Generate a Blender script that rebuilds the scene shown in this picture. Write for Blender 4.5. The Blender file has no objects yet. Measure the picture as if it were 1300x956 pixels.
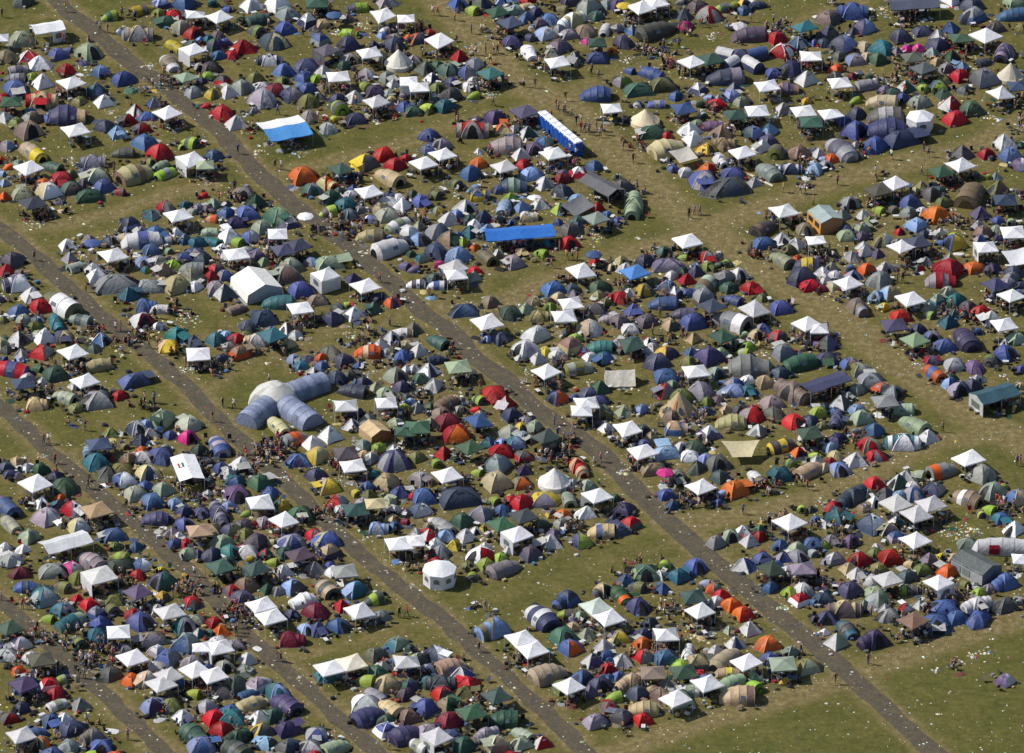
import bpy, math, random
import numpy as np
from mathutils import Vector, Matrix

R = math.radians
scene = bpy.context.scene

# ------------------------------------------------------------------ camera
FPX = 8620.0                    # focal length in pixels of the 1300 px wide photograph
DEP = R(30)
HC = 442.6
ROW0 = 478.0
D0 = HC / math.tan(DEP)
cam_d = bpy.data.cameras.new('camera')
cam_d.sensor_width = 36
cam_d.lens = FPX / 1300 * 36
cam_d.clip_start = 10
cam_d.clip_end = 20000
cam = bpy.data.objects.new('camera', cam_d)
scene.collection.objects.link(cam)
cam.location = (0, -D0, HC)
cam.rotation_euler = (math.pi / 2 - DEP, 0, 0)
scene.camera = cam
scene.render.resolution_x, scene.render.resolution_y = 1024, 753

# ------------------------------------------------------------------ sky and sun
SUN_EL, SUN_ROT = R(45), R(-80)
world = bpy.data.worlds.new('World')
scene.world = world
world.use_nodes = True
wn = world.node_tree
bg = wn.nodes['Background']
sky = wn.nodes.new('ShaderNodeTexSky')
sky.sky_type = 'NISHITA'
sky.sun_disc = False
sky.sun_elevation = SUN_EL
sky.sun_rotation = SUN_ROT
wn.links.new(sky.outputs[0], bg.inputs[0])
bg.inputs[1].default_value = 0.095
sun_d = bpy.data.lights.new('sun', 'SUN')
sun_d.energy = 4.8
sun_d.angle = R(0.5)
sun_d.color = (1.0, 0.95, 0.87)
sun = bpy.data.objects.new('sun', sun_d)
scene.collection.objects.link(sun)
sdir = Vector((math.sin(SUN_ROT) * math.cos(SUN_EL), math.cos(SUN_ROT) * math.cos(SUN_EL), math.sin(SUN_EL)))
sun.rotation_euler = sdir.to_track_quat('Z', 'Y').to_euler()
sun.location = (0, 0, 300)
scene.view_settings.view_transform = 'Standard'
scene.view_settings.look = 'None'
scene.view_settings.gamma = 1
scene.view_settings.exposure = 0.16
scene.cycles.max_bounces = 5

def ground_at(px, py, z=0.0):
    """photograph pixel -> world point at height z"""
    u, v = (px - 650) / FPX, (py - ROW0) / FPX
    dx = u
    dy = math.cos(DEP) - v * math.sin(DEP)
    dz = -math.sin(DEP) - v * math.cos(DEP)
    k = (z - HC) / dz
    return dx * k, -D0 + dy * k

def pixel_of(x, y, z=0.0):
    Y, Z = y + D0, z - HC
    d = Y * math.cos(DEP) - Z * math.sin(DEP)
    up = Y * math.sin(DEP) + Z * math.cos(DEP)
    return 650 + FPX * x / d, ROW0 - FPX * up / d

def scale_at(py):
    return FPX * (math.sin(DEP) + (py - ROW0) / FPX * math.cos(DEP)) / HC

# ------------------------------------------------------------------ materials
def lin(c):
    return tuple(((v / 255) / 12.92 if v / 255 <= .04045 else ((v / 255 + .055) / 1.055) ** 2.4) for v in c)

def new_mat(name, rough=.6, transl=0.0, bump=0.0, bscale=3.0, dirt=.12, spec=.4, metal=0.0, fixed=None):
    m = bpy.data.materials.new(name)
    m.use_nodes = True
    nt = m.node_tree
    p = nt.nodes['Principled BSDF']
    p.inputs['Roughness'].default_value = rough
    p.inputs['Metallic'].default_value = metal
    p.inputs['Specular IOR Level'].default_value = spec
    if fixed is None:
        a = nt.nodes.new('ShaderNodeAttribute')
        a.attribute_name = 'Col'
        src = a.outputs['Color']
    else:
        a = nt.nodes.new('ShaderNodeRGB')
        a.outputs[0].default_value = (*fixed, 1)
        src = a.outputs[0]
    geo = nt.nodes.new('ShaderNodeNewGeometry')
    nz = nt.nodes.new('ShaderNodeTexNoise')
    nz.inputs['Scale'].default_value = 1.7
    nz.inputs['Detail'].default_value = 5
    nt.links.new(geo.outputs['Position'], nz.inputs['Vector'])
    mr = nt.nodes.new('ShaderNodeMapRange')
    mr.inputs['From Min'].default_value = .35
    mr.inputs['From Max'].default_value = .7
    mr.inputs['To Min'].default_value = 1 + dirt * .3
    mr.inputs['To Max'].default_value = 1 - dirt
    nt.links.new(nz.outputs['Fac'], mr.inputs['Value'])
    mx = nt.nodes.new('ShaderNodeVectorMath')
    mx.operation = 'SCALE'
    nt.links.new(src, mx.inputs[0])
    nt.links.new(mr.outputs[0], mx.inputs['Scale'])
    nt.links.new(mx.outputs[0], p.inputs['Base Color'])
    if bump:
        n2 = nt.nodes.new('ShaderNodeTexNoise')
        n2.inputs['Scale'].default_value = bscale
        n2.inputs['Detail'].default_value = 3
        nt.links.new(geo.outputs['Position'], n2.inputs['Vector'])
        b = nt.nodes.new('ShaderNodeBump')
        b.inputs['Strength'].default_value = bump
        b.inputs['Distance'].default_value = .12
        nt.links.new(n2.outputs['Fac'], b.inputs['Height'])
        nt.links.new(b.outputs[0], p.inputs['Normal'])
    if transl:
        t = nt.nodes.new('ShaderNodeBsdfTranslucent')
        nt.links.new(mx.outputs[0], t.inputs['Color'])
        mix = nt.nodes.new('ShaderNodeMixShader')
        mix.inputs[0].default_value = transl
        nt.links.new(p.outputs[0], mix.inputs[1])
        nt.links.new(t.outputs[0], mix.inputs[2])
        nt.links.new(mix.outputs[0], nt.nodes['Material Output'].inputs['Surface'])
    return m

MAT = {
    'fabric': new_mat('tent_fabric', .55, .14, .7, 2.6, .16, .3),
    'canopy': new_mat('canopy_fabric', .6, .16, .55, 1.9, .12, .3),
    'paint': new_mat('painted_metal', .35, 0, 0, 1, .1, .5),
    'plastic': new_mat('moulded_plastic', .35, 0, 0, 1, .15, .5),
    'window': new_mat('clear_plastic_window', .12, 0, .2, 3, .1, .7),
    'cloth': new_mat('clothing_and_skin', .8, 0, 0, 1, .05, .2),
    'rubbish': new_mat('paper_and_plastic_rubbish', .6, 0, 0, 1, .2, .3),
}

# ------------------------------------------------------------------ colours
PAL = {  # letter: (words, base colour in sRGB)
    'W': ('white', (232, 232, 236)), 'w': ('off-white', (198, 197, 198)), 'g': ('grey', (146, 144, 148)),
    'k': ('charcoal', (88, 86, 87)), 'b': ('blue', (74, 94, 142)), 'n': ('navy', (68, 71, 98)),
    'l': ('light blue', (134, 156, 194)), 'c': ('teal', (54, 106, 116)), 'r': ('red', (168, 30, 38)),
    'm': ('maroon', (112, 34, 48)), 'o': ('orange', (204, 98, 42)), 'y': ('yellow', (196, 172, 62)),
    'e': ('olive', (112, 116, 66)), 'G': ('lime green', (142, 166, 66)), 'f': ('dark green', (64, 90, 76)),
    's': ('sage green', (148, 158, 138)), 't': ('tan', (184, 166, 130)), 'B': ('brown', (128, 112, 96)),
    'p': ('purple', (98, 88, 114)), 'a': ('sky blue', (84, 148, 208)), 'i': ('pink', (204, 50, 132)), 'v': ('slate', (82, 86, 104))}

def col(ch, rng=None, gain=1.0):
    c = PAL[ch][1]
    if rng is not None:
        k = rng.uniform(.97, 1.03) if ch in 'Ww' else rng.uniform(.86, 1.1)
        j = 2 if ch in 'Ww' else 8
        c = [max(8, min(240, v * k + rng.uniform(-j, j))) for v in c]
    return tuple(v * gain for v in lin(c))

INSIDE_SHADE = lin((26, 26, 30))  # near-black that paints the shaded inside of open doors

# ------------------------------------------------------------------ mesh collector
class MB:
    def __init__(s):
        s.v, s.f, s.c = [], [], []
    def add(s, v, f, c):
        o = len(s.v)
        s.v.extend(v)
        s.f.extend([tuple(i + o for i in q) for q in f])
        if len(f) and isinstance(c[0], (int, float)):
            s.c.extend([c] * len(f))
        else:
            s.c.extend(c)
        return s
    def box(s, c0, size, c, rz=0.0, tilt=0.0):
        x, y, z = [q / 2 for q in size]
        vs = [(a * x, b * y, d * z) for d in (-1, 1) for a, b in ((-1, -1), (1, -1), (1, 1), (-1, 1))]
        ct, st, cr, sr = math.cos(tilt), math.sin(tilt), math.cos(rz), math.sin(rz)
        out = []
        for a, b, d in vs:
            a, d = a * ct + d * st, -a * st + d * ct
            out.append((a * cr - b * sr + c0[0], a * sr + b * cr + c0[1], d + c0[2]))
        return s.add(out, [(3, 2, 1, 0), (4, 5, 6, 7), (0, 1, 5, 4), (1, 2, 6, 5), (2, 3, 7, 6), (3, 0, 4, 7)], c)
    def bar(s, p, q, r, c, n=5):
        p, q = Vector(p), Vector(q)
        d = (q - p).normalized()
        a = d.orthogonal().normalized()
        b = d.cross(a)
        vs = []
        for e in (p, q):
            for i in range(n):
                t = 2 * math.pi * i / n
                vs.append(tuple(e + a * (r * math.cos(t)) + b * (r * math.sin(t))))
        fs = [(i, (i + 1) % n, n + (i + 1) % n, n + i) for i in range(n)] + [tuple(range(n))[::-1], tuple(range(n, 2 * n))]
        return s.add(vs, fs, c)
    def rings(s, rings, c, cap_top=True, cap_bot=False, closed=True):
        """rings: list of equally long point lists; a last one-point ring is an apex. c: function(row, column) -> colour or one colour"""
        vs, fs, cs = [], [], []
        n = len(rings[0])
        cf = c if callable(c) else (lambda j, i: c)
        start = []
        for r_ in rings:
            start.append(len(vs))
            vs.extend(r_)
        for j in range(len(rings) - 1):
            a, b = start[j], start[j + 1]
            for i in range(n if closed else n - 1):
                i2 = (i + 1) % n
                if len(rings[j + 1]) == 1:
                    fs.append((a + i, a + i2, b))
                elif len(rings[j]) == 1:
                    fs.append((a, b + i2, b + i))
                else:
                    fs.append((a + i, a + i2, b + i2, b + i))
                cs.append(cf(j, i))
        if cap_top and len(rings[-1]) > 2:
            fs.append(tuple(range(start[-1], start[-1] + n)))
            cs.append(cf(len(rings) - 1, 0))
        if cap_bot and len(rings[0]) > 2:
            fs.append(tuple(range(n))[::-1])
            cs.append(cf(0, 0))
        o = len(s.v)
        s.v.extend(vs)
        s.f.extend([tuple(i + o for i in q) for q in fs])
        s.c.extend(cs)
        return s

def mesh_from(name, mb, mat, smooth=True, ang=19):
    me = bpy.data.meshes.new(name)
    me.from_pydata(mb.v, [], mb.f)
    at = me.attributes.new('Col', 'FLOAT_COLOR', 'FACE')
    a = np.ones((len(mb.f), 4), dtype=np.float32)
    a[:, :3] = np.array(mb.c, dtype=np.float32)
    at.data.foreach_set('color', a.ravel())
    if smooth:
        me.polygons.foreach_set('use_smooth', [True] * len(mb.f))
        me.set_sharp_from_angle(angle=R(ang))
    if isinstance(mat, str):
        me.materials.append(MAT[mat])
    else:
        for m in mat[0]: me.materials.append(MAT[m])
        me.polygons.foreach_set('material_index', mat[1])
    me.update()
    return me

def link(o):
    scene.collection.objects.link(o)
    return o

def make_thing(name, loc, rz, parts, label=None, category=None, group=None):
    """parts: list of (name, MB, material[, [sub-parts], label]); the thing is an Empty at its base with the parts as children"""
    t = link(bpy.data.objects.new(name, None))
    t.empty_display_size = .3
    t.location = loc
    t.rotation_euler = (0, 0, rz)
    def put(ps, parent):
        for p in ps:
            if not p[1].f:
                continue
            o = link(bpy.data.objects.new(p[0], mesh_from(p[0], p[1], p[2])))
            o.parent = parent
            if len(p) > 3 and p[3]:
                put(p[3], o)
    put(parts, t)
    if label: t['label'] = label
    if category: t['category'] = category
    if group: t['group'] = group
    return t

MASS = {}
def to_mass(key, loc, rz, parts):
    """the same shapes, moved into place and collected for a stuff object"""
    cr, sr = math.cos(rz), math.sin(rz)
    def put(ps):
        for p in ps:
            m = MASS.setdefault(key, (MB(), []))
            m[1].extend([p[2]] * len(p[1].f))
            m[0].add([(x * cr - y * sr + loc[0], x * sr + y * cr + loc[1], z + loc[2]) for x, y, z in p[1].v], p[1].f, p[1].c if p[1].f else (0, 0, 0))
            if len(p) > 3 and p[3]:
                put(p[3])
    put(parts)

# ------------------------------------------------------------------ roads, tracks (photograph pixels along their middle)
ROADS = [
    [(60, -60), (73, 0), (128, 46), (150, 66), (186, 94), (220, 120), (268, 158), (300, 190), (340, 230), (380, 265), (430, 302), (476, 340), (528, 388), (576, 424), (604, 454), (644, 484), (682, 520), (756, 570), (800, 614), (832, 646), (872, 682), (905, 712), (950, 748), (990, 784), (1036, 820), (1080, 858), (1130, 905), (1190, 960), (1290, 1050)],
    [(-80, 225), (0, 290), (26, 310), (50, 330), (70, 352), (104, 380), (140, 410), (170, 434), (210, 468), (240, 494), (266, 522), (300, 554), (334, 586), (370, 620), (396, 646), (430, 678), (455, 702), (492, 732), (534, 764), (570, 794), (606, 826), (640, 856), (690, 903), (750, 960), (860, 1060)],
    [(-70, 462), (0, 516), (18, 532), (40, 552), (60, 572), (86, 592), (114, 618), (148, 646), (172, 666), (200, 692), (232, 718), (256, 740), (274, 764), (312, 804), (350, 838), (380, 866), (430, 912), (484, 960), (590, 1060)],
    [(-70, 700), (0, 762), (14, 774), (40, 796), (64, 820), (90, 840), (108, 858), (160, 908), (214, 960), (310, 1050)],
]
ROAD_W = [2.9, 2.5, 2.4, 2.4]
TRACKS = [
    ([(500, -60), (560, 0), (620, 60), (650, 100), (710, 130), (770, 180), (830, 235), (870, 275), (920, 305), (965, 345), (1040, 385), (1100, 430), (1180, 490), (1240, 530), (1320, 575)], 2.6, 1.0),
    ([(1360, 150), (1300, 155), (1240, 185), (1180, 200), (1080, 225), (960, 265), (880, 300), (800, 322), (700, 355), (620, 390), (545, 392)], 2.4, .8),
    ([(700, 120), (650, 145), (600, 150), (500, 185), (400, 208), (340, 222)], 1.8, .6),
    ([(1120, -10), (1060, 12), (980, 40), (930, 62), (860, 78), (790, 95), (720, 120)], 2.0, .55),
    ([(270, 235), (200, 250), (130, 275), (70, 285), (10, 290)], 1.8, .7),
    ([(560, 395), (480, 410), (420, 425), (370, 445), (320, 465), (262, 495)], 1.8, .45),
    ([(1330, 555), (1240, 555), (1170, 568), (1100, 602), (1000, 640), (930, 655), (870, 665)], 2.0, .8),
    ([(870, 690), (760, 712), (700, 740), (650, 752), (560, 780)], 1.6, .35),
    ([(1330, 775), (1240, 803), (1160, 830), (1080, 858), (990, 888), (900, 915), (800, 948), (700, 985)], 2.0, .9),
    ([(560, 780), (480, 808), (400, 828), (340, 845)], 1.4, .45),
    ([(0, 40), (60, 20), (110, 20)], 1.2, .4),
]

def densify(pts, step=3.0):
    w = [ground_at(*p) for p in pts]
    # Catmull-Rom through the points
    out = []
    for i in range(len(w) - 1):
        p0, p1, p2, p3 = w[max(i - 1, 0)], w[i], w[i + 1], w[min(i + 2, len(w) - 1)]
        n = max(1, int(math.dist(p1, p2) / step))
        for k in range(n):
            t = k / n
            out.append(tuple(.5 * (2 * p1[a] + (p2[a] - p0[a]) * t + (2 * p0[a] - 5 * p1[a] + 4 * p2[a] - p3[a]) * t * t + (3 * p1[a] - p0[a] - 3 * p2[a] + p3[a]) * t ** 3) for a in (0, 1)))
    out.append(w[-1])
    return out

ROADP = [densify(p, 2.0) for p in ROADS]
TRACKP = [densify(p[0], 1.5) for p in TRACKS]
ROAD_PTS = np.array([q for p in ROADP for q in p])

def near_road(x, y):
    return float(np.min(np.hypot(ROAD_PTS[:, 0] - x, ROAD_PTS[:, 1] - y)))

def structure(name, mb, mat, smooth=False):
    me = bpy.data.meshes.new(name)
    me.from_pydata(mb.v, [], mb.f)
    me.materials.append(mat)
    o = link(bpy.data.objects.new(name, me))
    o['kind'] = 'structure'
    return o

# ------------------------------------------------------------------ ground
def grass_material():
    m = bpy.data.materials.new('trampled_grass_ground')
    m.use_nodes = True
    nt = m.node_tree
    L = nt.links.new
    p = nt.nodes['Principled BSDF']
    p.inputs['Roughness'].default_value = .95
    p.inputs['Specular IOR Level'].default_value = .1
    geo = nt.nodes.new('ShaderNodeNewGeometry')
    def noise(scale, det, rough=.55, stretch=None):
        n = nt.nodes.new('ShaderNodeTexNoise')
        n.inputs['Scale'].default_value = scale
        n.inputs['Detail'].default_value = det
        n.inputs['Roughness'].default_value = rough
        L(geo.outputs['Position'], n.inputs['Vector'])
        return n.outputs['Fac']
    def ramp(src, stops):
        r = nt.nodes.new('ShaderNodeValToRGB')
        e = r.color_ramp.elements
        e[0].position, e[0].color = stops[0][0], (*stops[0][1], 1)
        e[1].position, e[1].color = stops[-1][0], (*stops[-1][1], 1)
        for q, c in stops[1:-1]:
            x = e.new(q)
            x.color = (*c, 1)
        L(src, r.inputs[0])
        return r.outputs[0]
    def math_(op, a, b=None, c=None):
        n = nt.nodes.new('ShaderNodeMath')
        n.operation = op
        for i, q in enumerate((a, b, c)):
            if q is None: continue
            if isinstance(q, (int, float)): n.inputs[i].default_value = q
            else: L(q, n.inputs[i])
        n.use_clamp = op in ('ADD', 'SUBTRACT') and False
        return n.outputs[0]
    def mix(f, a, b):
        n = nt.nodes.new('ShaderNodeMix')
        n.data_type = 'RGBA'
        L(f, n.inputs['Factor'])
        L(a, n.inputs['A'])
        L(b, n.inputs['B'])
        return n.outputs['Result']
    green = ramp(noise(.22, 8, .62), [(.3, lin((66, 65, 32))), (.44, lin((83, 78, 41))), (.55, lin((101, 92, 52))), (.7, lin((122, 109, 68)))])
    fine = ramp(noise(1.6, 9, .78), [(.3, lin((46, 48, 22))), (.5, lin((88, 84, 44))), (.7, lin((144, 134, 86)))])
    n = nt.nodes.new('ShaderNodeMix'); n.data_type = 'RGBA'; n.inputs['Factor'].default_value = .5
    L(green, n.inputs['A']); L(fine, n.inputs['B'])
    grass = n.outputs['Result']
    mud = ramp(noise(1.1, 9, .76), [(.3, lin((78, 70, 44))), (.5, lin((108, 97, 64))), (.7, lin((142, 129, 94)))])
    a = nt.nodes.new('ShaderNodeAttribute')
    a.attribute_name = 'wear'
    big = noise(.35, 7, .65)
    w = math_('ADD', a.outputs['Fac'], math_('MULTIPLY', math_('SUBTRACT', big, .5), 1.5))
    mr = nt.nodes.new('ShaderNodeMapRange')
    mr.interpolation_type = 'SMOOTHSTEP'
    mr.inputs['From Min'].default_value = .12
    mr.inputs['From Max'].default_value = .8
    L(w, mr.inputs['Value'])
    c1 = mix(mr.outputs[0], grass, mud)
    # lush parts
    a2 = nt.nodes.new('ShaderNodeAttribute')
    a2.attribute_name = 'lush'
    lush = ramp(noise(.8, 7, .65), [(.3, lin((62, 67, 31))), (.7, lin((93, 92, 47)))])
    w2 = math_('MULTIPLY', a2.outputs['Fac'], math_('MULTIPLY_ADD', noise(.25, 5), 2.4, -.55))
    mr2 = nt.nodes.new('ShaderNodeMapRange')
    L(w2, mr2.inputs['Value'])
    c2 = mix(mr2.outputs[0], c1, lush)
    L(c2, p.inputs['Base Color'])
    b = nt.nodes.new('ShaderNodeBump')
    b.inputs['Strength'].default_value = .5
    b.inputs['Distance'].default_value = .1
    L(noise(5, 5, .7), b.inputs['Height'])
    L(b.outputs[0], p.inputs['Normal'])
    return m

def asphalt_material():
    m = bpy.data.materials.new('dusty_asphalt')
    m.use_nodes = True
    nt = m.node_tree
    L = nt.links.new
    p = nt.nodes['Principled BSDF']
    p.inputs['Roughness'].default_value = .9
    p.inputs['Specular IOR Level'].default_value = .2
    geo = nt.nodes.new('ShaderNodeNewGeometry')
    def ns(scale, stops):
        n = nt.nodes.new('ShaderNodeTexNoise')
        n.inputs['Scale'].default_value = scale
        n.inputs['Detail'].default_value = 7
        n.inputs['Roughness'].default_value = .65
        L(geo.outputs['Position'], n.inputs['Vector'])
        r = nt.nodes.new('ShaderNodeValToRGB')
        e = r.color_ramp.elements
        e[0].position, e[0].color = stops[0][0], (*stops[0][1], 1)
        e[1].position, e[1].color = stops[1][0], (*stops[1][1], 1)
        L(n.outputs['Fac'], r.inputs[0])
        return r.outputs[0]
    a = ns(.5, [(.3, lin((58, 54, 48))), (.7, lin((88, 81, 68)))])
    b = ns(2.2, [(.32, lin((52, 49, 44))), (.72, lin((108, 99, 80)))])
    n = nt.nodes.new('ShaderNodeMix'); n.data_type = 'RGBA'; n.inputs['Factor'].default_value = .45
    L(a, n.inputs['A']); L(b, n.inputs['B'])
    d = nt.nodes.new('ShaderNodeTexNoise')
    d.inputs['Scale'].default_value = .9
    d.inputs['Detail'].default_value = 8
    d.inputs['Roughness'].default_value = .7
    L(geo.outputs['Position'], d.inputs['Vector'])
    mr = nt.nodes.new('ShaderNodeMapRange')
    mr.inputs['From Min'].default_value = .52
    mr.inputs['From Max'].default_value = .68
    mr.inputs['To Max'].default_value = .75
    L(d.outputs['Fac'], mr.inputs['Value'])
    n3 = nt.nodes.new('ShaderNodeMix'); n3.data_type = 'RGBA'
    n3.inputs['B'].default_value = (*lin((104, 92, 62)), 1)
    L(mr.outputs[0], n3.inputs['Factor'])
    L(n.outputs['Result'], n3.inputs['A'])
    L(n3.outputs['Result'], p.inputs['Base Color'])
    return m

def make_ground(density_pts):
    xs = np.concatenate([[-9000, -3000, -900, -300, -140], np.linspace(-88, 88, 260), [140, 300, 900, 3000, 9000]])
    ys = np.concatenate([[-9000, -3000, -1200, -500, -200], np.linspace(-118, 118, 350), [200, 500, 1500, 5000, 12000]])
    X, Y = np.meshgrid(xs, ys)
    P = np.stack([X.ravel(), Y.ravel()], 1)
    wear = np.zeros(len(P))
    for (pts, wd, amt), line in zip(TRACKS, TRACKP):
        for q in line:
            d = np.hypot(P[:, 0] - q[0], P[:, 1] - q[1])
            wear = np.maximum(wear, amt * np.clip(1.35 - d / (wd * 1.25), 0, 1))
    for line in ROADP:
        for q in line:
            d = np.hypot(P[:, 0] - q[0], P[:, 1] - q[1])
            wear = np.maximum(wear, .75 * np.clip(1 - (d - 1.5) / 1.9, 0, 1))
    # camp density
    H, xe, ye = np.histogram2d([q[0] for q in density_pts], [q[1] for q in density_pts], bins=[60, 80], range=[[-90, 90], [-120, 120]])
    K = np.array([1, 2, 1]) / 4
    for _ in range(2):
        H = np.apply_along_axis(lambda r: np.convolve(r, K, 'same'), 0, H)
        H = np.apply_along_axis(lambda r: np.convolve(r, K, 'same'), 1, H)
    ix = np.clip(((P[:, 0] + 90) / 3).astype(int), 0, 59)
    iy = np.clip(((P[:, 1] + 120) / 3).astype(int), 0, 79)
    dens = H[ix, iy]
    dens[(abs(P[:, 0]) > 90) | (abs(P[:, 1]) > 120)] = 0
    wear = np.maximum(wear, np.clip(dens * .5, 0, .55))
    lush = np.clip(1.25 - wear * 2.6 - dens * .8, 0, 1)
    # open lush corner beyond the last track
    for (cx, cy, r_) in [(1230, 860, 14), (1130, 915, 16), (960, 940, 12), (60, 545, 7), (700, 720, 9), (560, 790, 5)]:
        gx, gy = ground_at(cx, cy)
        d = np.hypot(P[:, 0] - gx, P[:, 1] - gy)
        lush = np.maximum(lush, np.clip(1.4 - d / r_, 0, 1) * np.clip(1 - wear * 1.3, 0, 1))
    nx, ny = len(xs), len(ys)
    idx = np.arange(nx * ny).reshape(ny, nx)
    F = np.stack([idx[:-1, :-1].ravel(), idx[:-1, 1:].ravel(), idx[1:, 1:].ravel(), idx[1:, :-1].ravel()], 1)
    me = bpy.data.meshes.new('ground')
    me.from_pydata([(x, y, 0.0) for x, y in P.tolist()], [], F.tolist())
    for nm, arr in (('wear', wear), ('lush', lush)):
        at = me.attributes.new(nm, 'FLOAT', 'POINT')
        at.data.foreach_set('value', arr.astype(np.float32))
    me.materials.append(grass_material())
    o = link(bpy.data.objects.new('ground', me))
    o['kind'] = 'structure'
    o['label'] = 'trampled olive grass field worn to bare earth along the tracks'

def make_roads():
    mat = asphalt_material()
    rng = random.Random(5)
    for line, w in zip(ROADP, ROAD_W):
        mb = MB()
        L_, R_ = [], []
        for i, q in enumerate(line):
            a, b = line[max(i - 1, 0)], line[min(i + 1, len(line) - 1)]
            dx, dy = b[0] - a[0], b[1] - a[1]
            d = math.hypot(dx, dy)
            nx, ny = -dy / d, dx / d
            j1, j2 = rng.uniform(-.3, .25), rng.uniform(-.3, .25)
            L_.append((q[0] + nx * (w / 2 + j1), q[1] + ny * (w / 2 + j1), .012))
            R_.append((q[0] - nx * (w / 2 + j2), q[1] - ny * (w / 2 + j2), .012))
        n = len(line)
        mb.v = L_ + R_
        mb.f = [(i, n + i, n + i + 1, i + 1) for i in range(n - 1)]
        o = structure('service_road', mb, mat)
        o['label'] = 'narrow straight asphalt service road between the camping blocks'

# ------------------------------------------------------------------ tent builders (local space, base at z = 0, all return a part list)
def lerp(a, b, t):
    return a + (b - a) * t

def two(c1, c2, pattern, c2_panel):  # last argument: panel from which the second colour is laid out
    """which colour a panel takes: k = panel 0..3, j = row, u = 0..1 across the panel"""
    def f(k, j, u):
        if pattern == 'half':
            return c2 if (k - c2_panel) % 4 in (0, 1) else c1
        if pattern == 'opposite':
            return c2 if (k - c2_panel) % 2 == 0 else c1
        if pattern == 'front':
            return c2 if k == c2_panel else c1
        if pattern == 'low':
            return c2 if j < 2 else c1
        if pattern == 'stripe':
            return c2 if (k % 2 == c2_panel % 2 and .2 < u < .8) else c1
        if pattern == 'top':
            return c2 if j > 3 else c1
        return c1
    return f

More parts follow.
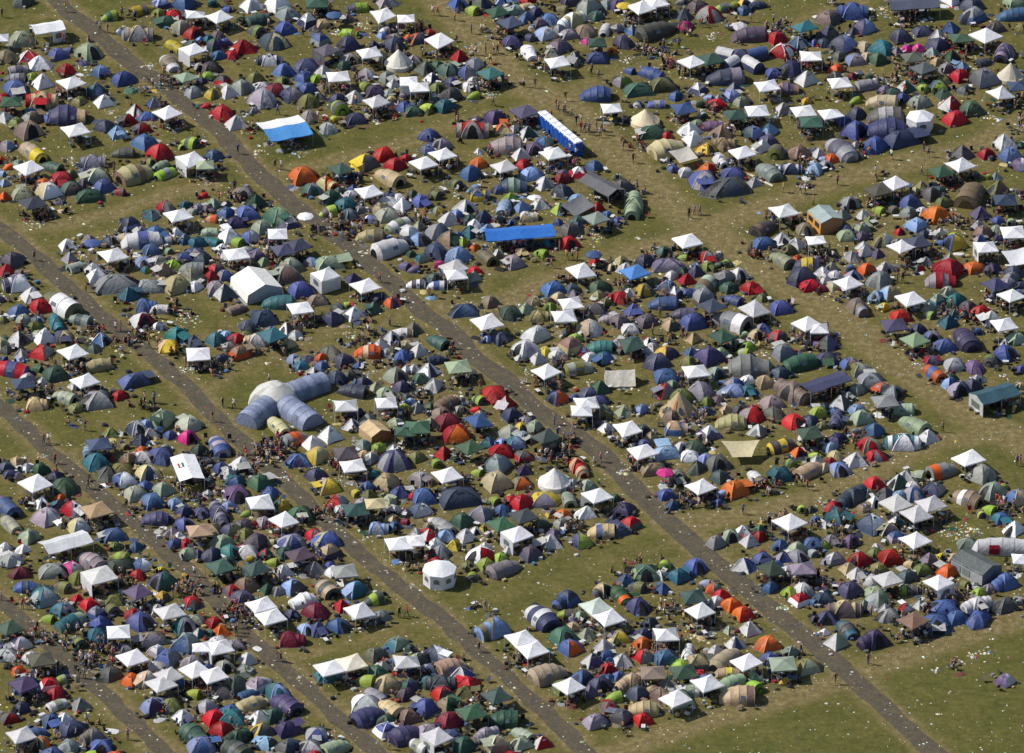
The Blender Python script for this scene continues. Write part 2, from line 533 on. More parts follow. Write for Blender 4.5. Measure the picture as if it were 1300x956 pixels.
def dome_parts(w, h, c1, c2, rng, c2_panel, style='dome', depth=.86):
    """crossed-pole tent: four fly panels meeting on two arched poles, door panel, groundsheet"""
    a, b = w / 2, w / 2 * depth
    rows = 6 if style == 'dome' else 5
    nu = 4
    corners = [(a, b), (-a, b), (-a, -b), (a, -b)]
    porch = rng.choice([0, 0, 1, 1, 1])
    pk = rng.randrange(4)
    pl = rng.uniform(.15, .42) * w
    lean = (rng.uniform(-.06, .06) * w, rng.uniform(-.06, .06) * w)
    bulge = rng.uniform(-.035, .05) if style == 'dome' else rng.uniform(-.08, .0)
    rings = []
    for j in range(rows + 1):
        if style == 'dome':
            ph = (math.pi / 2) * (j / rows) ** .92
            t_ = j / rows
            s, z = .66 * math.cos(ph) + .34 * (1 - t_), h * (.66 * math.sin(ph) + .34 * (1 - (1 - t_) ** 1.25))
        else:
            t = j / rows
            s, z = (1 - t) ** .9, h * (1 - (1 - t) ** 1.15)
        if j == rows:
            rings.append([(lean[0], lean[1], h)])
            break
        ring = []
        for k in range(4):
            p, q = corners[k], corners[(k + 1) % 4]
            for m in range(nu):
                u = m / nu
                x, y = lerp(p[0], q[0], u) * s, lerp(p[1], q[1], u) * s
                nx, ny = (p[0] + q[0]) / 2, (p[1] + q[1]) / 2
                nl = math.hypot(nx, ny)
                e = bulge * w * math.sin(math.pi * u) * (s ** .5)
                if porch and k == pk:
                    e += pl * (1 - abs(2 * u - 1)) * max(0, s - z / h * .25) ** 1.6
                j_ = .012 * w if 0 < j else 0
                x += nx / nl * e + lean[0] * z / h + rng.uniform(-j_, j_)
                y += ny / nl * e + lean[1] * z / h + rng.uniform(-j_, j_)
                ring.append((x, y, z + (.03 if j == 0 else 0) + rng.uniform(-j_, j_) * .5))
        rings.append(ring)
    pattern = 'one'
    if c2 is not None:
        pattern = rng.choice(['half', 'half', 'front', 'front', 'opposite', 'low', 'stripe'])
    cf = two(c1, c2, pattern, c2_panel)
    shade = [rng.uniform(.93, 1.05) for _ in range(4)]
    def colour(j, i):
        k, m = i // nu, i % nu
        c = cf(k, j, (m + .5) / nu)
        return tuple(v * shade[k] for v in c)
    fly = MB().rings(rings, colour, cap_top=False)
    # door panel, proud of the fly; open ones are painted as a dark inside
    dk = pk
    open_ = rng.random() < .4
    dc = INSIDE_SHADE if open_ else (tuple(v * .6 for v in c1) if c2 is None else (c2 if pattern != 'front' else c1))
    door = MB()
    n0, n1 = dk * nu + 1, dk * nu + 3
    top = rows - 2 if style == 'dome' else rows - 2
    pts = []
    for j in range(top + 1):
        row = []
        for i in range(n0, n1 + 1):
            x, y, z = rings[j][i % (4 * nu)]
            nx, ny = (corners[dk][0] + corners[(dk + 1) % 4][0]), (corners[dk][1] + corners[(dk + 1) % 4][1])
            nl = math.hypot(nx, ny)
            row.append((x + nx / nl * .02, y + ny / nl * .02, z + .012))
        pts.append(row)
    # taper the last row to a point-like arch
    last = pts[-1]
    mid = last[1]
    pts[-1] = [tuple(lerp(q[a_], mid[a_], .65) for a_ in range(3)) for q in last]
    door.rings(pts, dc, cap_top=False, closed=False)
    # vent hood high on the opposite side
    vent = MB()
    ok_ = (dk + 2) % 4
    j = rows - 2
    q = [rings[j][(ok_ * nu + i) % (4 * nu)] for i in (1, 2, 3)]
    q2 = [rings[j + 1][(ok_ * nu + i) % (4 * nu)] if len(rings[j + 1]) > 1 else rings[j + 1][0] for i in (1, 2, 3)]
    nx, ny = (corners[ok_][0] + corners[(ok_ + 1) % 4][0]), (corners[ok_][1] + corners[(ok_ + 1) % 4][1])
    nl = math.hypot(nx, ny)
    off = .07
    vent.rings([[(x + nx / nl * off, y + ny / nl * off, z + .02) for x, y, z in q],
                [(x + nx / nl * .015, y + ny / nl * .015, z + .02) for x, y, z in [tuple(lerp(q[i][a_], q2[i][a_], .55) for a_ in range(3)) for i in range(3)]]],
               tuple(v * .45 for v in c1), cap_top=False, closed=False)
    sheet = MB()
    g = [(x * 1.05, y * 1.05, .03) for x, y, z in rings[0]]
    g0 = [(x * 1.04, y * 1.04, 0.002) for x, y, z in rings[0]]
    sheet.rings([g0, g], lin((58, 60, 66)) if rng.random() < .6 else lin((120, 122, 120)), cap_top=True)
    # sleeves over the two crossed poles
    sleeve = MB()
    sc_ = c2 if (c2 is not None and rng.random() < .4) else (tuple(min(.8, v * 1.7 + .03) for v in c1) if rng.random() < .4 else tuple(v * .55 for v in c1))
    e = .028 + .008 * w
    for k in range(4):
        A, B = [], []
        for j in range(rows):
            x, y, z = rings[j][k * nu]
            l_ = math.hypot(x, y) or 1
            tx, ty = -y / l_, x / l_
            o_ = .022
            A.append((x + tx * e + x / l_ * o_, y + ty * e + y / l_ * o_, z + o_))
            B.append((x - tx * e + x / l_ * o_, y - ty * e + y / l_ * o_, z + o_))
        x, y, z = rings[rows][0]
        A.append((x, y, z + .025)); B.append((x, y, z + .025))
        sleeve.rings([A, B], sc_, cap_top=False, closed=False)
    parts = [('fly', fly, 'fabric', [('vent', vent, 'fabric'), ('pole_sleeve', sleeve, 'fabric')]), ('door', door, 'fabric'), ('groundsheet', sheet, 'plastic')]
    if rng.random() < .22:
        nx, ny = (corners[dk][0] + corners[(dk + 1) % 4][0]), (corners[dk][1] + corners[(dk + 1) % 4][1])
        nl = math.hypot(nx, ny)
        nx, ny = nx / nl, ny / nl
        hw = w * rng.uniform(.2, .34)
        d0, d1 = w * .26, w * rng.uniform(.62, .85)
        z0, z1 = h * .74, h * rng.uniform(.35, .8)
        fc = c1 if rng.random() < .5 else (c2 or lin((176, 176, 172)))
        A = [(nx * d0 - ny * s, ny * d0 + nx * s, z0 - abs(s) * .12) for s in (-hw, 0, hw)]
        M = [(nx * (d0 + d1) / 2 - ny * s, ny * (d0 + d1) / 2 + nx * s, (z0 + z1) / 2 - .07 - abs(s) * .05) for s in (-hw, 0, hw)]
        B = [(nx * d1 - ny * s, ny * d1 + nx * s, z1 + rng.uniform(-.12, .05)) for s in (-hw, 0, hw)]
        parts.append(('porch_flap', MB().rings([A, M, B], fc, cap_top=False, closed=False), 'fabric'))
        for q in (B[0], B[2]):
            parts.append(('pole', MB().bar((q[0], q[1], 0), q, .016, lin((150, 150, 150)), 4), 'paint'))
    return parts

def tunnel_parts(L, W, H, c1, c2, rng, profile=None, door_c=None, segs=None, window=True, n_h=None):
    """hooped tent along x; profile: size of each hoop"""
    prof = profile or [.45, .9, 1, 1]
    n = len(prof)
    xs = [-L / 2 + L * i / (n - 1) for i in range(n)]
    m = 12
    rings, seg_of = [], []
    def arch(x, k, sag=0):
        out = []
        for i in range(m + 1):
            t = math.pi * i / m
            y = math.cos(t)
            z = max(0, math.sin(t)) ** .8
            out.append((x + rng.uniform(-.015, .015), y * W / 2 * (k ** .55) * (1 - sag * .4), z * H * k * (1 - sag) + .02))
        return out
    # closing slope at the back
    rings.append([(x - prof[0] * H * .55, y * .82, z * .05 + .02) for x, y, z in arch(xs[0], prof[0])])
    seg_of.append(0)
    for i in range(n):
        rings.append(arch(xs[i], prof[i]))
        seg_of.append(i)
        if i < n - 1:
            rings.append(arch((xs[i] + xs[i + 1]) / 2, (prof[i] + prof[i + 1]) / 2, .045))
            seg_of.append(i)
    bandset = segs if segs is not None else (rng.choice([[1], [n - 2], [0, 2], [1, 2]]) if c2 is not None else [])
    sh = [rng.uniform(.92, 1.05) for _ in range(n + 1)]
    def colour(j, i):
        s = seg_of[j]
        c = c2 if (c2 is not None and s in bandset) else c1
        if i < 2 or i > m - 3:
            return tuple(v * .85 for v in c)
        return tuple(v * sh[s] for v in c)
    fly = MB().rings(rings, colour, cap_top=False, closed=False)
    last = rings[-1]
    front = MB()
    bulge = .25 * H * (1 if rng.random() < .5 else .2)
    cx = last[0][0]
    mid = [(cx + bulge, p[1] * .6, p[2] * .6 + .01) for p in last]
    ctr = [(cx + bulge * 1.05, 0, .02)]
    front.rings([last, mid, ctr], c1 if c2 is None or rng.random() < .5 else c2, cap_top=False, closed=False)
    door = MB()
    dcol = door_c or (INSIDE_SHADE if rng.random() < .55 else tuple(v * .55 for v in c1))
    dd = [(cx + bulge + .03 + .01 * (i % 2), p[1] * .52, max(.03, p[2] * .66)) for i, p in enumerate(last)]
    door.add(dd, [tuple(range(len(dd)))], dcol)
    hoops = MB()
    for i in range(n):
        a = arch(xs[i], prof[i])
        b = [(x + .03, y * 1.012, z * 1.015 + .004) for x, y, z in a]
        a = [(x - .03, y * 1.012, z * 1.015 + .004) for x, y, z in a]
        hoops.rings([a, b], tuple(v * .78 for v in c1), cap_top=False, closed=False)
    parts = [('fly', fly, 'fabric', [('pole_sleeve', hoops, 'fabric')]), ('front_panel', front, 'fabric', [('door', door, 'fabric')])]
    if window:
        for s in (-1, 1):
            i0 = max(1, n - 2)
            xa, xb = lerp(xs[i0 - 1], xs[i0], .25), lerp(xs[i0 - 1], xs[i0], .8)
            kk = (prof[i0 - 1] + prof[i0]) / 2
            t1, t2 = R(24), R(42)
            q = []
            for x, t in ((xa, t1), (xb, t1), (xb, t2), (xa, t2)):
                q.append((x, s * math.cos(t) * W / 2 * kk ** .55 * 1.03, math.sin(t) ** .8 * H * kk * 1.02))
            wd = MB().add(q, [(0, 1, 2, 3)], lin((92, 100, 112)))
            parts.append(('window', wd, 'window'))
    return parts

def popup_parts(w, c1, c2, rng):
    """throw-up tent: a low half shell whose front is a dark arch"""
    L, W, H = w * .95, w * .62, w * .42
    n, m = 6, 10
    rings = []
    for i in range(n + 1):
        t = i / n
        k = math.sin(math.pi / 2 * min(1, .12 + t * 1.1)) if i else .16
        out = []
        for q in range(m + 1):
            a = math.pi * q / m
            out.append((-L / 2 + L * t * .8 + .18 * L * math.sin(a) * (1 - t) * -.2, math.cos(a) * W / 2 * k ** .7, max(0, math.sin(a)) ** .8 * H * k + .02))
        rings.append(out)
    band = rng.choice([1, 2])
    fly = MB().rings(rings, lambda j, i: (c2 if (c2 is not None and band <= j <= band + 1) else c1), cap_top=False, closed=False)
    back = MB().add([(x - .01, y, z) for x, y, z in rings[0]], [tuple(range(m + 1))], c1)
    fly.add(back.v, back.f, c1)
    fr = rings[-1]
    front = MB().rings([fr, [(x + .1 * w, y * .55, z * .6) for x, y, z in fr], [(fr[0][0] + .16 * w, 0, .02)]], c2 if c2 is not None else tuple(v * .5 for v in c1), cap_top=False, closed=False)
    door = MB().add([(x + .115 * w, y * .5, max(.03, z * .66)) for x, y, z in fr], [tuple(range(m + 1))], INSIDE_SHADE)
    sheet = MB().box((-.06 * L, 0, .012), (L * .9, W * 1.04, .022), lin((70, 72, 76)))
    return [('shell', fly, 'fabric'), ('front_panel', front, 'fabric', [('door', door, 'fabric')]), ('groundsheet', sheet, 'plastic')]

def roof_rings(a, b, z0, z1, rows=4, nu=4, sag=.0, drop=.18, rng=None, ridge=0.0):
    """four-sided canopy with a hanging valance; ridge > 0 stretches the apex into a ridge along x"""
    rings = []
    def sq(s, z, rr=0.0):
        out = []
        A, B = a * s + rr * (1 - s), b * s
        c = [(A, B), (-A, B), (-A, -B), (A, -B)]
        for k in range(4):
            p, q = c[k], c[(k + 1) % 4]
            for m_ in range(nu):
                u = m_ / nu
                inw = 1 - sag * math.sin(math.pi * u) * s * .35
                x, y = lerp(p[0], q[0], u), lerp(p[1], q[1], u)
                jz = rng.uniform(-.015, .015) if rng else 0
                out.append((x * (inw if k % 2 else 1), y * (inw if k % 2 == 0 else 1), z - sag * .25 * math.sin(math.pi * u) * s + jz))
        return out
    rings.append([(x, y, z - drop) for x, y, z in sq(1, z0)])
    rings.append(sq(1.0, z0))
    for j in range(1, rows):
        t = j / rows
        rings.append(sq(1 - t, z0 + (z1 - z0) * t ** 1.12, ridge))
    if ridge:
        rings.append(sq(.02, z1, ridge))
    else:
        rings.append([(0, 0, z1)])
    return rings

def gazebo_parts(side, c, rng, depth=None, legs=(1, 1, 1, 1), wall=None, wall_c=None, low=0.0, h=1.95, side_wall=None, c_alt=None, leg_c=None):
    a, b = side / 2, (depth or side) / 2
    rise = rng.uniform(.52, .78) * min(1.25, side / 3)
    sag = rng.uniform(0, .35)
    rr = roof_rings(a, b, h, h + rise, sag=sag, rng=rng)
    cz = [rng.gauss(0, .06) for _ in range(4)]
    if rng.random() < .12: cz[rng.randrange(4)] -= rng.uniform(.25, .6)
    sx_, sy_ = rng.gauss(0, .05), rng.gauss(0, .05)
    def warp(p):
        u, v = min(1, max(0, p[0] / side + .5)), min(1, max(0, p[1] / (2 * b) + .5))
        dz = cz[0] * u * v + cz[1] * (1 - u) * v + cz[2] * (1 - u) * (1 - v) + cz[3] * u * (1 - v)
        return (p[0] + sx_ * p[2] / 2, p[1] + sy_ * p[2] / 2, p[2] + dz)
    rr = [[warp(p) for p in q] for q in rr]
    sh = [rng.uniform(.97, 1.02) for _ in range(4)]
    cf = lambda j, i: tuple(v * sh[i // 4] for v in (c_alt if c_alt and (i // 4) in (2, 3) else c))
    canopy = MB().rings(rr, cf, cap_top=len(rr[-1]) > 1)
    parts = [('canopy', canopy, 'canopy')]
    lc = leg_c or (lin((205, 205, 205)) if sum(c) > 1.2 else lin((120, 122, 126)))
    for k, (sx, sy) in enumerate(((1, 1), (-1, 1), (-1, -1), (1, -1))):
        if legs[k]:
            parts.append(('leg', MB().bar((sx * (a - .04), sy * (b - .04), 0), warp((sx * (a - .04), sy * (b - .04), h - .04)), .032, lc), 'paint'))
    bars = MB()
    z = h - .1
    for p, q in (((a, b), (-a, b)), ((-a, b), (-a, -b)), ((-a, -b), (a, -b)), ((a, -b), (a, b))):
        bars.bar(warp((p[0] * .97, p[1] * .97, z)), warp((q[0] * .97, q[1] * .97, z)), .02, lc, 4)
    parts.append(('roof_frame', bars, 'paint'))
    if side_wall is not None:
        for k in side_wall:
            cr = [(a, b), (-a, b), (-a, -b), (a, -b)]
            p, q = cr[k], cr[(k + 1) % 4]
            wl, wr = [], []
            n = 8
            for i in range(n + 1):
                u = i / n
                x, y = lerp(p[0], q[0], u) * .985, lerp(p[1], q[1], u) * .985
                o = .03 * math.sin(u * 19)
                wl.append((x + (o if k % 2 else 0), y + (o if k % 2 == 0 else 0), .02))
                wr.append((x, y, h - .06))
            mb = MB().rings([wl, wr], wall_c or c, cap_top=False, closed=False)
            # arched clear window
            nx, ny = (p[0] + q[0]), (p[1] + q[1])
            nl = math.hypot(nx, ny)
            win = []
            for u, z_ in ((.3, .8), (.7, .8), (.7, 1.45), (.5, 1.6), (.3, 1.45)):
                x, y = lerp(p[0], q[0], u) * .985 + nx / nl * .05, lerp(p[1], q[1], u) * .985 + ny / nl * .05
                win.append((x, y, z_))
            parts.append(('side_wall', mb, 'canopy', [('window', MB().add(win, [(0, 1, 2, 3, 4)], lin((96, 106, 104))), 'window')] if rng.random() < .7 else []))
    return parts

def bell_parts(r, h, c, rng, wall=.55, n=20, patch=None):
    rings = []
    for j, (s, z) in enumerate(((1.02, .02), (1, wall), (.9, wall + .12), (.62, wall + (h - wall) * .36), (.36, wall + (h - wall) * .62), (.12, wall + (h - wall) * .88))):
        rings.append([(math.cos(2 * math.pi * i / n) * r * s * (1 - .035 * (i % 2) * (j > 1)), math.sin(2 * math.pi * i / n) * r * s * (1 - .035 * (i % 2) * (j > 1)), z) for i in range(n)])
    rings.append([(0, 0, h)])
    canvas = MB().rings(rings, lambda j, i: tuple(v * (.93 if i % 2 else 1.0) for v in c), cap_top=False)
    a = R(-70)
    d = []
    for da, s, z in ((-.2, 1.03, .03), (.2, 1.03, .03), (.16, 1.02, wall), (.05, .72, wall + (h - wall) * .32), (-.05, .72, wall + (h - wall) * .32), (-.16, 1.02, wall)):
        d.append((math.cos(a + da) * r * s, math.sin(a + da) * r * s, z))
    parts = [('canvas', canvas, 'canopy'), ('door', MB().add(d, [(0, 1, 2, 5), (5, 2, 3, 4)], tuple(v * .6 for v in c)), 'fabric')]
    parts.append(('pole', MB().bar((0, 0, h - .05), (0, 0, h + .22), .04, lin((90, 70, 50))), 'paint'))
    if patch:
        for pa, s0, s1, pc in patch:
            q = []
            for da, s in ((-.14, s0), (.14, s0), (.1, s1), (-.1, s1)):
                z = wall + .12 + (h - wall - .12) * (.9 - s) / .9
                q.append((math.cos(pa + da) * (r * s + .05), math.sin(pa + da) * (r * s + .05), z + .03))
            parts.append(('canvas_patch', MB().add(q, [(0, 1, 2, 3)], pc), 'fabric'))
    return parts

def gable_parts(L, W, eave, ridge, roof_c, rng, wall_c=None, walls=(0, 0, 0, 0), windows=(), front_c=None, legs=True, flare=0.0, roof_c2=None, barn=False, door_c=None, leg_c=None):
    """rectangular tent or canopy with its ridge along x; walls: back(+y), left(-x), front(-y), right(+x)"""
    a, b = L / 2, W / 2
    n = 12
    secs = []
    for i in range(n + 1):
        x = -a + L * i / n
        s = .1 * abs(math.sin(2 * math.pi * i / n)) + rng.uniform(0, .05) if not barn else rng.uniform(0, .03)
        if barn:
            sec = [(x, b * 1.08, .2), (x, b, eave), (x, b * .5, (eave + ridge) / 2), (x, 0, ridge), (x, -b * .5, (eave + ridge) / 2), (x, -b, eave), (x, -b * 1.08, .2)]
        else:
            sec = [(x, b + .02, eave - .2), (x, b, eave - s), (x, b * .5, (eave + ridge) / 2 - s - .02), (x, 0, ridge - s), (x, -b * .5, (eave + ridge) / 2 - s - .02), (x, -b, eave - s), (x, -b - .02, eave - .2)]
        secs.append(sec)
    roof = MB().rings(secs, lambda j, i: (roof_c2 if roof_c2 and i >= 3 else roof_c), cap_top=False, closed=False)
    parts = [('roof', roof, 'canopy')]
    lc = leg_c or lin((190, 190, 190))
    if legs:
        xs = [-a + .05, a - .05] if L < 4.5 else [-a + .05, 0, a - .05]
        for x in xs:
            for y in (-b + .05, b - .05):
                parts.append(('leg', MB().bar((x, y, 0), (x, y, eave - .03), .035, lc), 'paint'))
    wc = wall_c or roof_c
    def wallmb(p, q, gable, cc):
        mb = MB()
        m = 8
        lo, hi = [], []
        for i in range(m + 1):
            u = i / m
            x, y = lerp(p[0], q[0], u), lerp(p[1], q[1], u)
            top = eave - .03
            if gable:
                if barn:
                    v = abs(2 * u - 1)
                    top = lerp(ridge, eave, v) - .02
                else:
                    top = eave + (ridge - eave) * (1 - abs(2 * u - 1)) - .04
            nx, ny = (p[0] + q[0]) / 2, (p[1] + q[1]) / 2
            nl = math.hypot(nx, ny) or 1
            o = .025 * math.sin(i * 2.3)
            lo.append((x + nx / nl * (flare + o), y + ny / nl * (flare + o), .02))
            hi.append((x, y, top))
        return mb.rings([lo, hi], cc, cap_top=False, closed=False)
    defs = [((a, b), (-a, b), False), ((-a, b), (-a, -b), True), ((-a, -b), (a, -b), False), ((a, -b), (a, b), True)]
    for k in range(4):
        if not walls[k]:
            continue
        p, q, g = defs[k]
        p, q = (p[0] * .985, p[1] * .985), (q[0] * .985, q[1] * .985)
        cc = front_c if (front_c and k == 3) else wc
        subs = []
        for (wk, u0, u1, z0, z1, wcol) in windows:
            if wk == k:
                nx, ny = (p[0] + q[0]), (p[1] + q[1])
                nl = math.hypot(nx, ny)
                pts = []
                for u, z in ((u0, z0), (u1, z0), (u1, z1), (u0, z1)):
                    f = flare * (1 - z / eave)
                    pts.append((lerp(p[0], q[0], u) + nx / nl * (f + .05), lerp(p[1], q[1], u) + ny / nl * (f + .05), z))
                subs.append(('window', MB().add(pts, [(0, 1, 2, 3)], wcol), 'window'))
        parts.append(('wall', wallmb(p, q, g, cc), 'canopy', subs))
    if barn:
        sk = MB()
        for y in (b * 1.08 + .12, -b * 1.08 - .12):
            sk.box((0, y, .03), (L + .3, .35, .05), lin((150, 152, 156)))
        parts.append(('ground_flap', sk, 'fabric'))
    return parts

def awning_parts(L0, L1, depth, z0, z1, c, rng):
    """a sheet stretched between poles: long back edge, shorter front edge"""
    n = 6
    rows = []
    for j in range(n + 1):
        t = j / n
        L = lerp(L0, L1, t)
        row = []
        for i in range(n + 1):
            u = i / n
            bow = math.sin(math.pi * u)
            row.append(((u - .5) * L * (1 - .06 * math.sin(math.pi * t)), depth * (.5 - t) + (.12 * bow if t > .99 else 0) - (.15 * bow if t < .01 else 0), lerp(z0, z1, t) - .18 * bow * math.sin(math.pi * t) - .05 * bow))
        rows.append(row)
    cl = MB().rings(rows, c, cap_top=False, closed=False)
    parts = [('sheet', cl, 'canopy')]
    for x, y, z in ((-L0 / 2, depth / 2, z0), (L0 / 2, depth / 2, z0), (-L1 / 2, -depth / 2, z1), (L1 / 2, -depth / 2, z1)):
        parts.append(('pole', MB().bar((x * .99, y * .99, 0), (x, y, z), .025, lin((120, 120, 118))), 'paint'))
    return parts

def heap_parts(w, h, c, rng, name='crumpled_sheet'):
    n = 7
    rings = []
    k = [rng.uniform(.7, 1.15) for _ in range(12)]
    for j, (s, z) in enumerate(((1, .01), (.86, .3), (.6, .75), (.3, .9))):
        rings.append([(math.cos(2 * math.pi * i / 12) * w / 2 * s * k[i] + rng.uniform(-.05, .05), math.sin(2 * math.pi * i / 12) * w / 2 * .8 * s * k[i] + rng.uniform(-.05, .05), max(.01, h * z * rng.uniform(.5, 1.2))) for i in range(12)])
    rings.append([(0, 0, h)])
    return [(name, MB().rings(rings, c, cap_top=False), 'fabric')]

def collapsed_parts(w, c, rng):
    p = heap_parts(w, .5, c, rng, 'slumped_fly')
    a = rng.uniform(0, 6)
    mb = MB()
    m = 9
    for i in range(m):
        t0, t1 = math.pi * i / m, math.pi * (i + 1) / m
        f = lambda t: (math.cos(t) * w * .45 * math.cos(a), math.cos(t) * w * .45 * math.sin(a), math.sin(t) * .62)
        mb.bar(f(t0), f(t1), .02, lin((170, 170, 165)), 4)
    return p + [('bent_pole', mb, 'paint')]

def parasol_parts(c, c2, rng, r=1.15):
    rings = [[(math.cos(2 * math.pi * i / 8) * r * s, math.sin(2 * math.pi * i / 8) * r * s, z) for i in range(8)] for s, z in ((1, 1.72), (.98, 1.85), (.55, 2.08))] + [[(0, 0, 2.2)]]
    cols = [c, c2 or c]
    return [('shade', MB().rings(rings, lambda j, i: cols[i % 2], cap_top=False), 'canopy'), ('pole', MB().bar((0, 0, 0), (0, 0, 2.28), .025, lin((190, 190, 190))), 'paint')]

def toilet_parts(rng, w=1.05):
    d, h = 1.15, 2.15
    blue, dk, wh = lin((34, 84, 168)), lin((24, 58, 128)), lin((226, 228, 232))
    cab = MB().box((0, 0, h / 2 - .02), (w, d, h - .14), blue)
    for s in (-1, 1):
        for k in range(3):
            cab.box((-w / 2 + .2 + .31 * k, s * (d / 2 + .012), 1.0), (.05, .03, 1.6), dk)
            cab.box((s * (w / 2 + .003), -d / 2 + .25 + .32 * k, 1.0), (.012, .05, 1.6), dk)
    door = MB().box((0, d / 2 + .03, 1.0), (.72, .03, 1.85), tuple(v * 1.15 for v in blue))
    handle = MB().box((.27, d / 2 + .06, 1.0), (.06, .03, .2), lin((200, 200, 200)))
    rings = [[(w / 2 * .96, d / 2 + .06, h - .09), (-w / 2 * .96, d / 2 + .06, h - .09), (-w / 2 * .96, -d / 2 - .06, h - .09), (w / 2 * .96, -d / 2 - .06, h - .09)],
             [(w / 2 * .96, d / 2 + .06, h), (-w / 2 * .96, d / 2 + .06, h), (-w / 2 * .96, -d / 2 - .06, h), (w / 2 * .96, -d / 2 - .06, h)],
             [(w / 2 * .8, d / 2 * .86, h + .1), (-w / 2 * .8, d / 2 * .86, h + .1), (-w / 2 * .8, -d / 2 * .86, h + .1), (w / 2 * .8, -d / 2 * .86, h + .1)]]
    roof = MB().rings(rings, wh, cap_bot=True)
    vent = MB().bar((-w * .3, -d * .3, h + .02), (-w * .3, -d * .3, h + .32), .05, wh, 8)
    grille = MB().box((.12, -d / 2 - .035, 1.86), (.24, .02, .12), wh)
    base = MB().box((0, 0, .04), (w * .98, d + .1, .06), lin((60, 60, 62)))
    return [('cabin', cab, 'plastic', [('vent_grille', grille, 'plastic')]), ('door', door, 'plastic', [('handle', handle, 'plastic')]), ('roof', roof, 'plastic', [('vent_pipe', vent, 'plastic')]), ('base', base, 'plastic')]

# ------------------------------------------------------------------ people
POSES = {}
SKEL = {  # joints, x = side, y = forward, z = up;  radius; parent; region
    'stand': None, 'walk': None, 'sit': None, 'ground': None, 'arm': None}
def skeleton(pose):
    J = []
    def j(n, p, r, par):
        J.append((n, p, r, par))
    if pose in ('stand', 'walk', 'arm'):
        hz, lean = .93, (.04 if pose == 'walk' else 0)
        st = .26 if pose == 'walk' else .04
        legs = [((.1, 0, .9), (.12, st * .55 + .04, .5), (.13, st, .09), (.13, st + .16, .04)), ((-.1, 0, .9), (-.11, -st * .25 + .03, .49), (-.12, -st, .1), (-.12, -st + .15, .04))]
        top = 0.0
        ar = [((.2, lean + .02, 1.42), (.27, -.06 if pose != 'walk' else -.1, 1.15), (.27, .1, .95), (.27, .16, .88)), ((-.2, lean + .02, 1.42), (-.27, -.04 if pose != 'walk' else .1, 1.14), (-.26, .12 if pose != 'walk' else .26, .98), (-.25, .18 if pose != 'walk' else .34, .94))]
        if pose == 'arm':
            ar[0] = ((.2, .02, 1.42), (.3, .16, 1.24), (.24, .36, 1.36), (.22, .43, 1.43))
    elif pose == 'sit':
        hz, lean, top = .48, .02, -.45
        legs = [((.1, 0, .47), (.14, .42, .47), (.15, .46, .09), (.15, .6, .04)), ((-.1, 0, .47), (-.16, .42, .46), (-.2, .5, .09), (-.21, .64, .04))]
        ar = [((.2, .02, .97), (.28, .06, .72), (.2, .3, .66), (.17, .38, .66)), ((-.2, .02, .97), (-.29, .05, .72), (-.22, .3, .7), (-.17, .38, .76))]
    else:
        hz, lean, top = .14, -.08, -.8
        legs = [((.1, 0, .12), (.2, .34, .36), (.16, .62, .07), (.16, .76, .05)), ((-.1, 0, .12), (-.3, .36, .2), (-.05, .56, .08), (.06, .6, .06))]
        ar = [((.2, -.08, .62), (.3, -.16, .38), (.34, -.22, .12), (.36, -.2, .05)), ((-.2, -.08, .62), (-.27, .06, .42), (-.16, .26, .38), (-.12, .34, .4))]
    T = top
    j('pelvis', (0, 0, hz), .135, None)
    j('waist', (0, lean * .3, 1.12 + T), .12, 'pelvis')
    j('chest', (0, lean, 1.33 + T), .145, 'waist')
    j('neck', (0, lean + .01, 1.5 + T), .058, 'chest')
    j('head', (0, lean + .03, 1.6 + T), .088, 'neck')
    j('crown', (0, lean + .03, 1.7 + T), .082, 'head')
    for s, lg in zip('rl', legs):
        pr = 'pelvis'
        for nm, p, r in zip(('hip', 'knee', 'ankle', 'toe'), lg, (.092, .06, .04, .034)):
            j(nm + s, p, r, pr)
            pr = nm + s
    for s, a in zip('rl', ar):
        pr = 'chest'
        for nm, p, r in zip(('shoulder', 'elbow', 'wrist', 'hand'), a, (.062, .043, .03, .034)):
            j(nm + s, p, r, pr)
            pr = nm + s
    return J

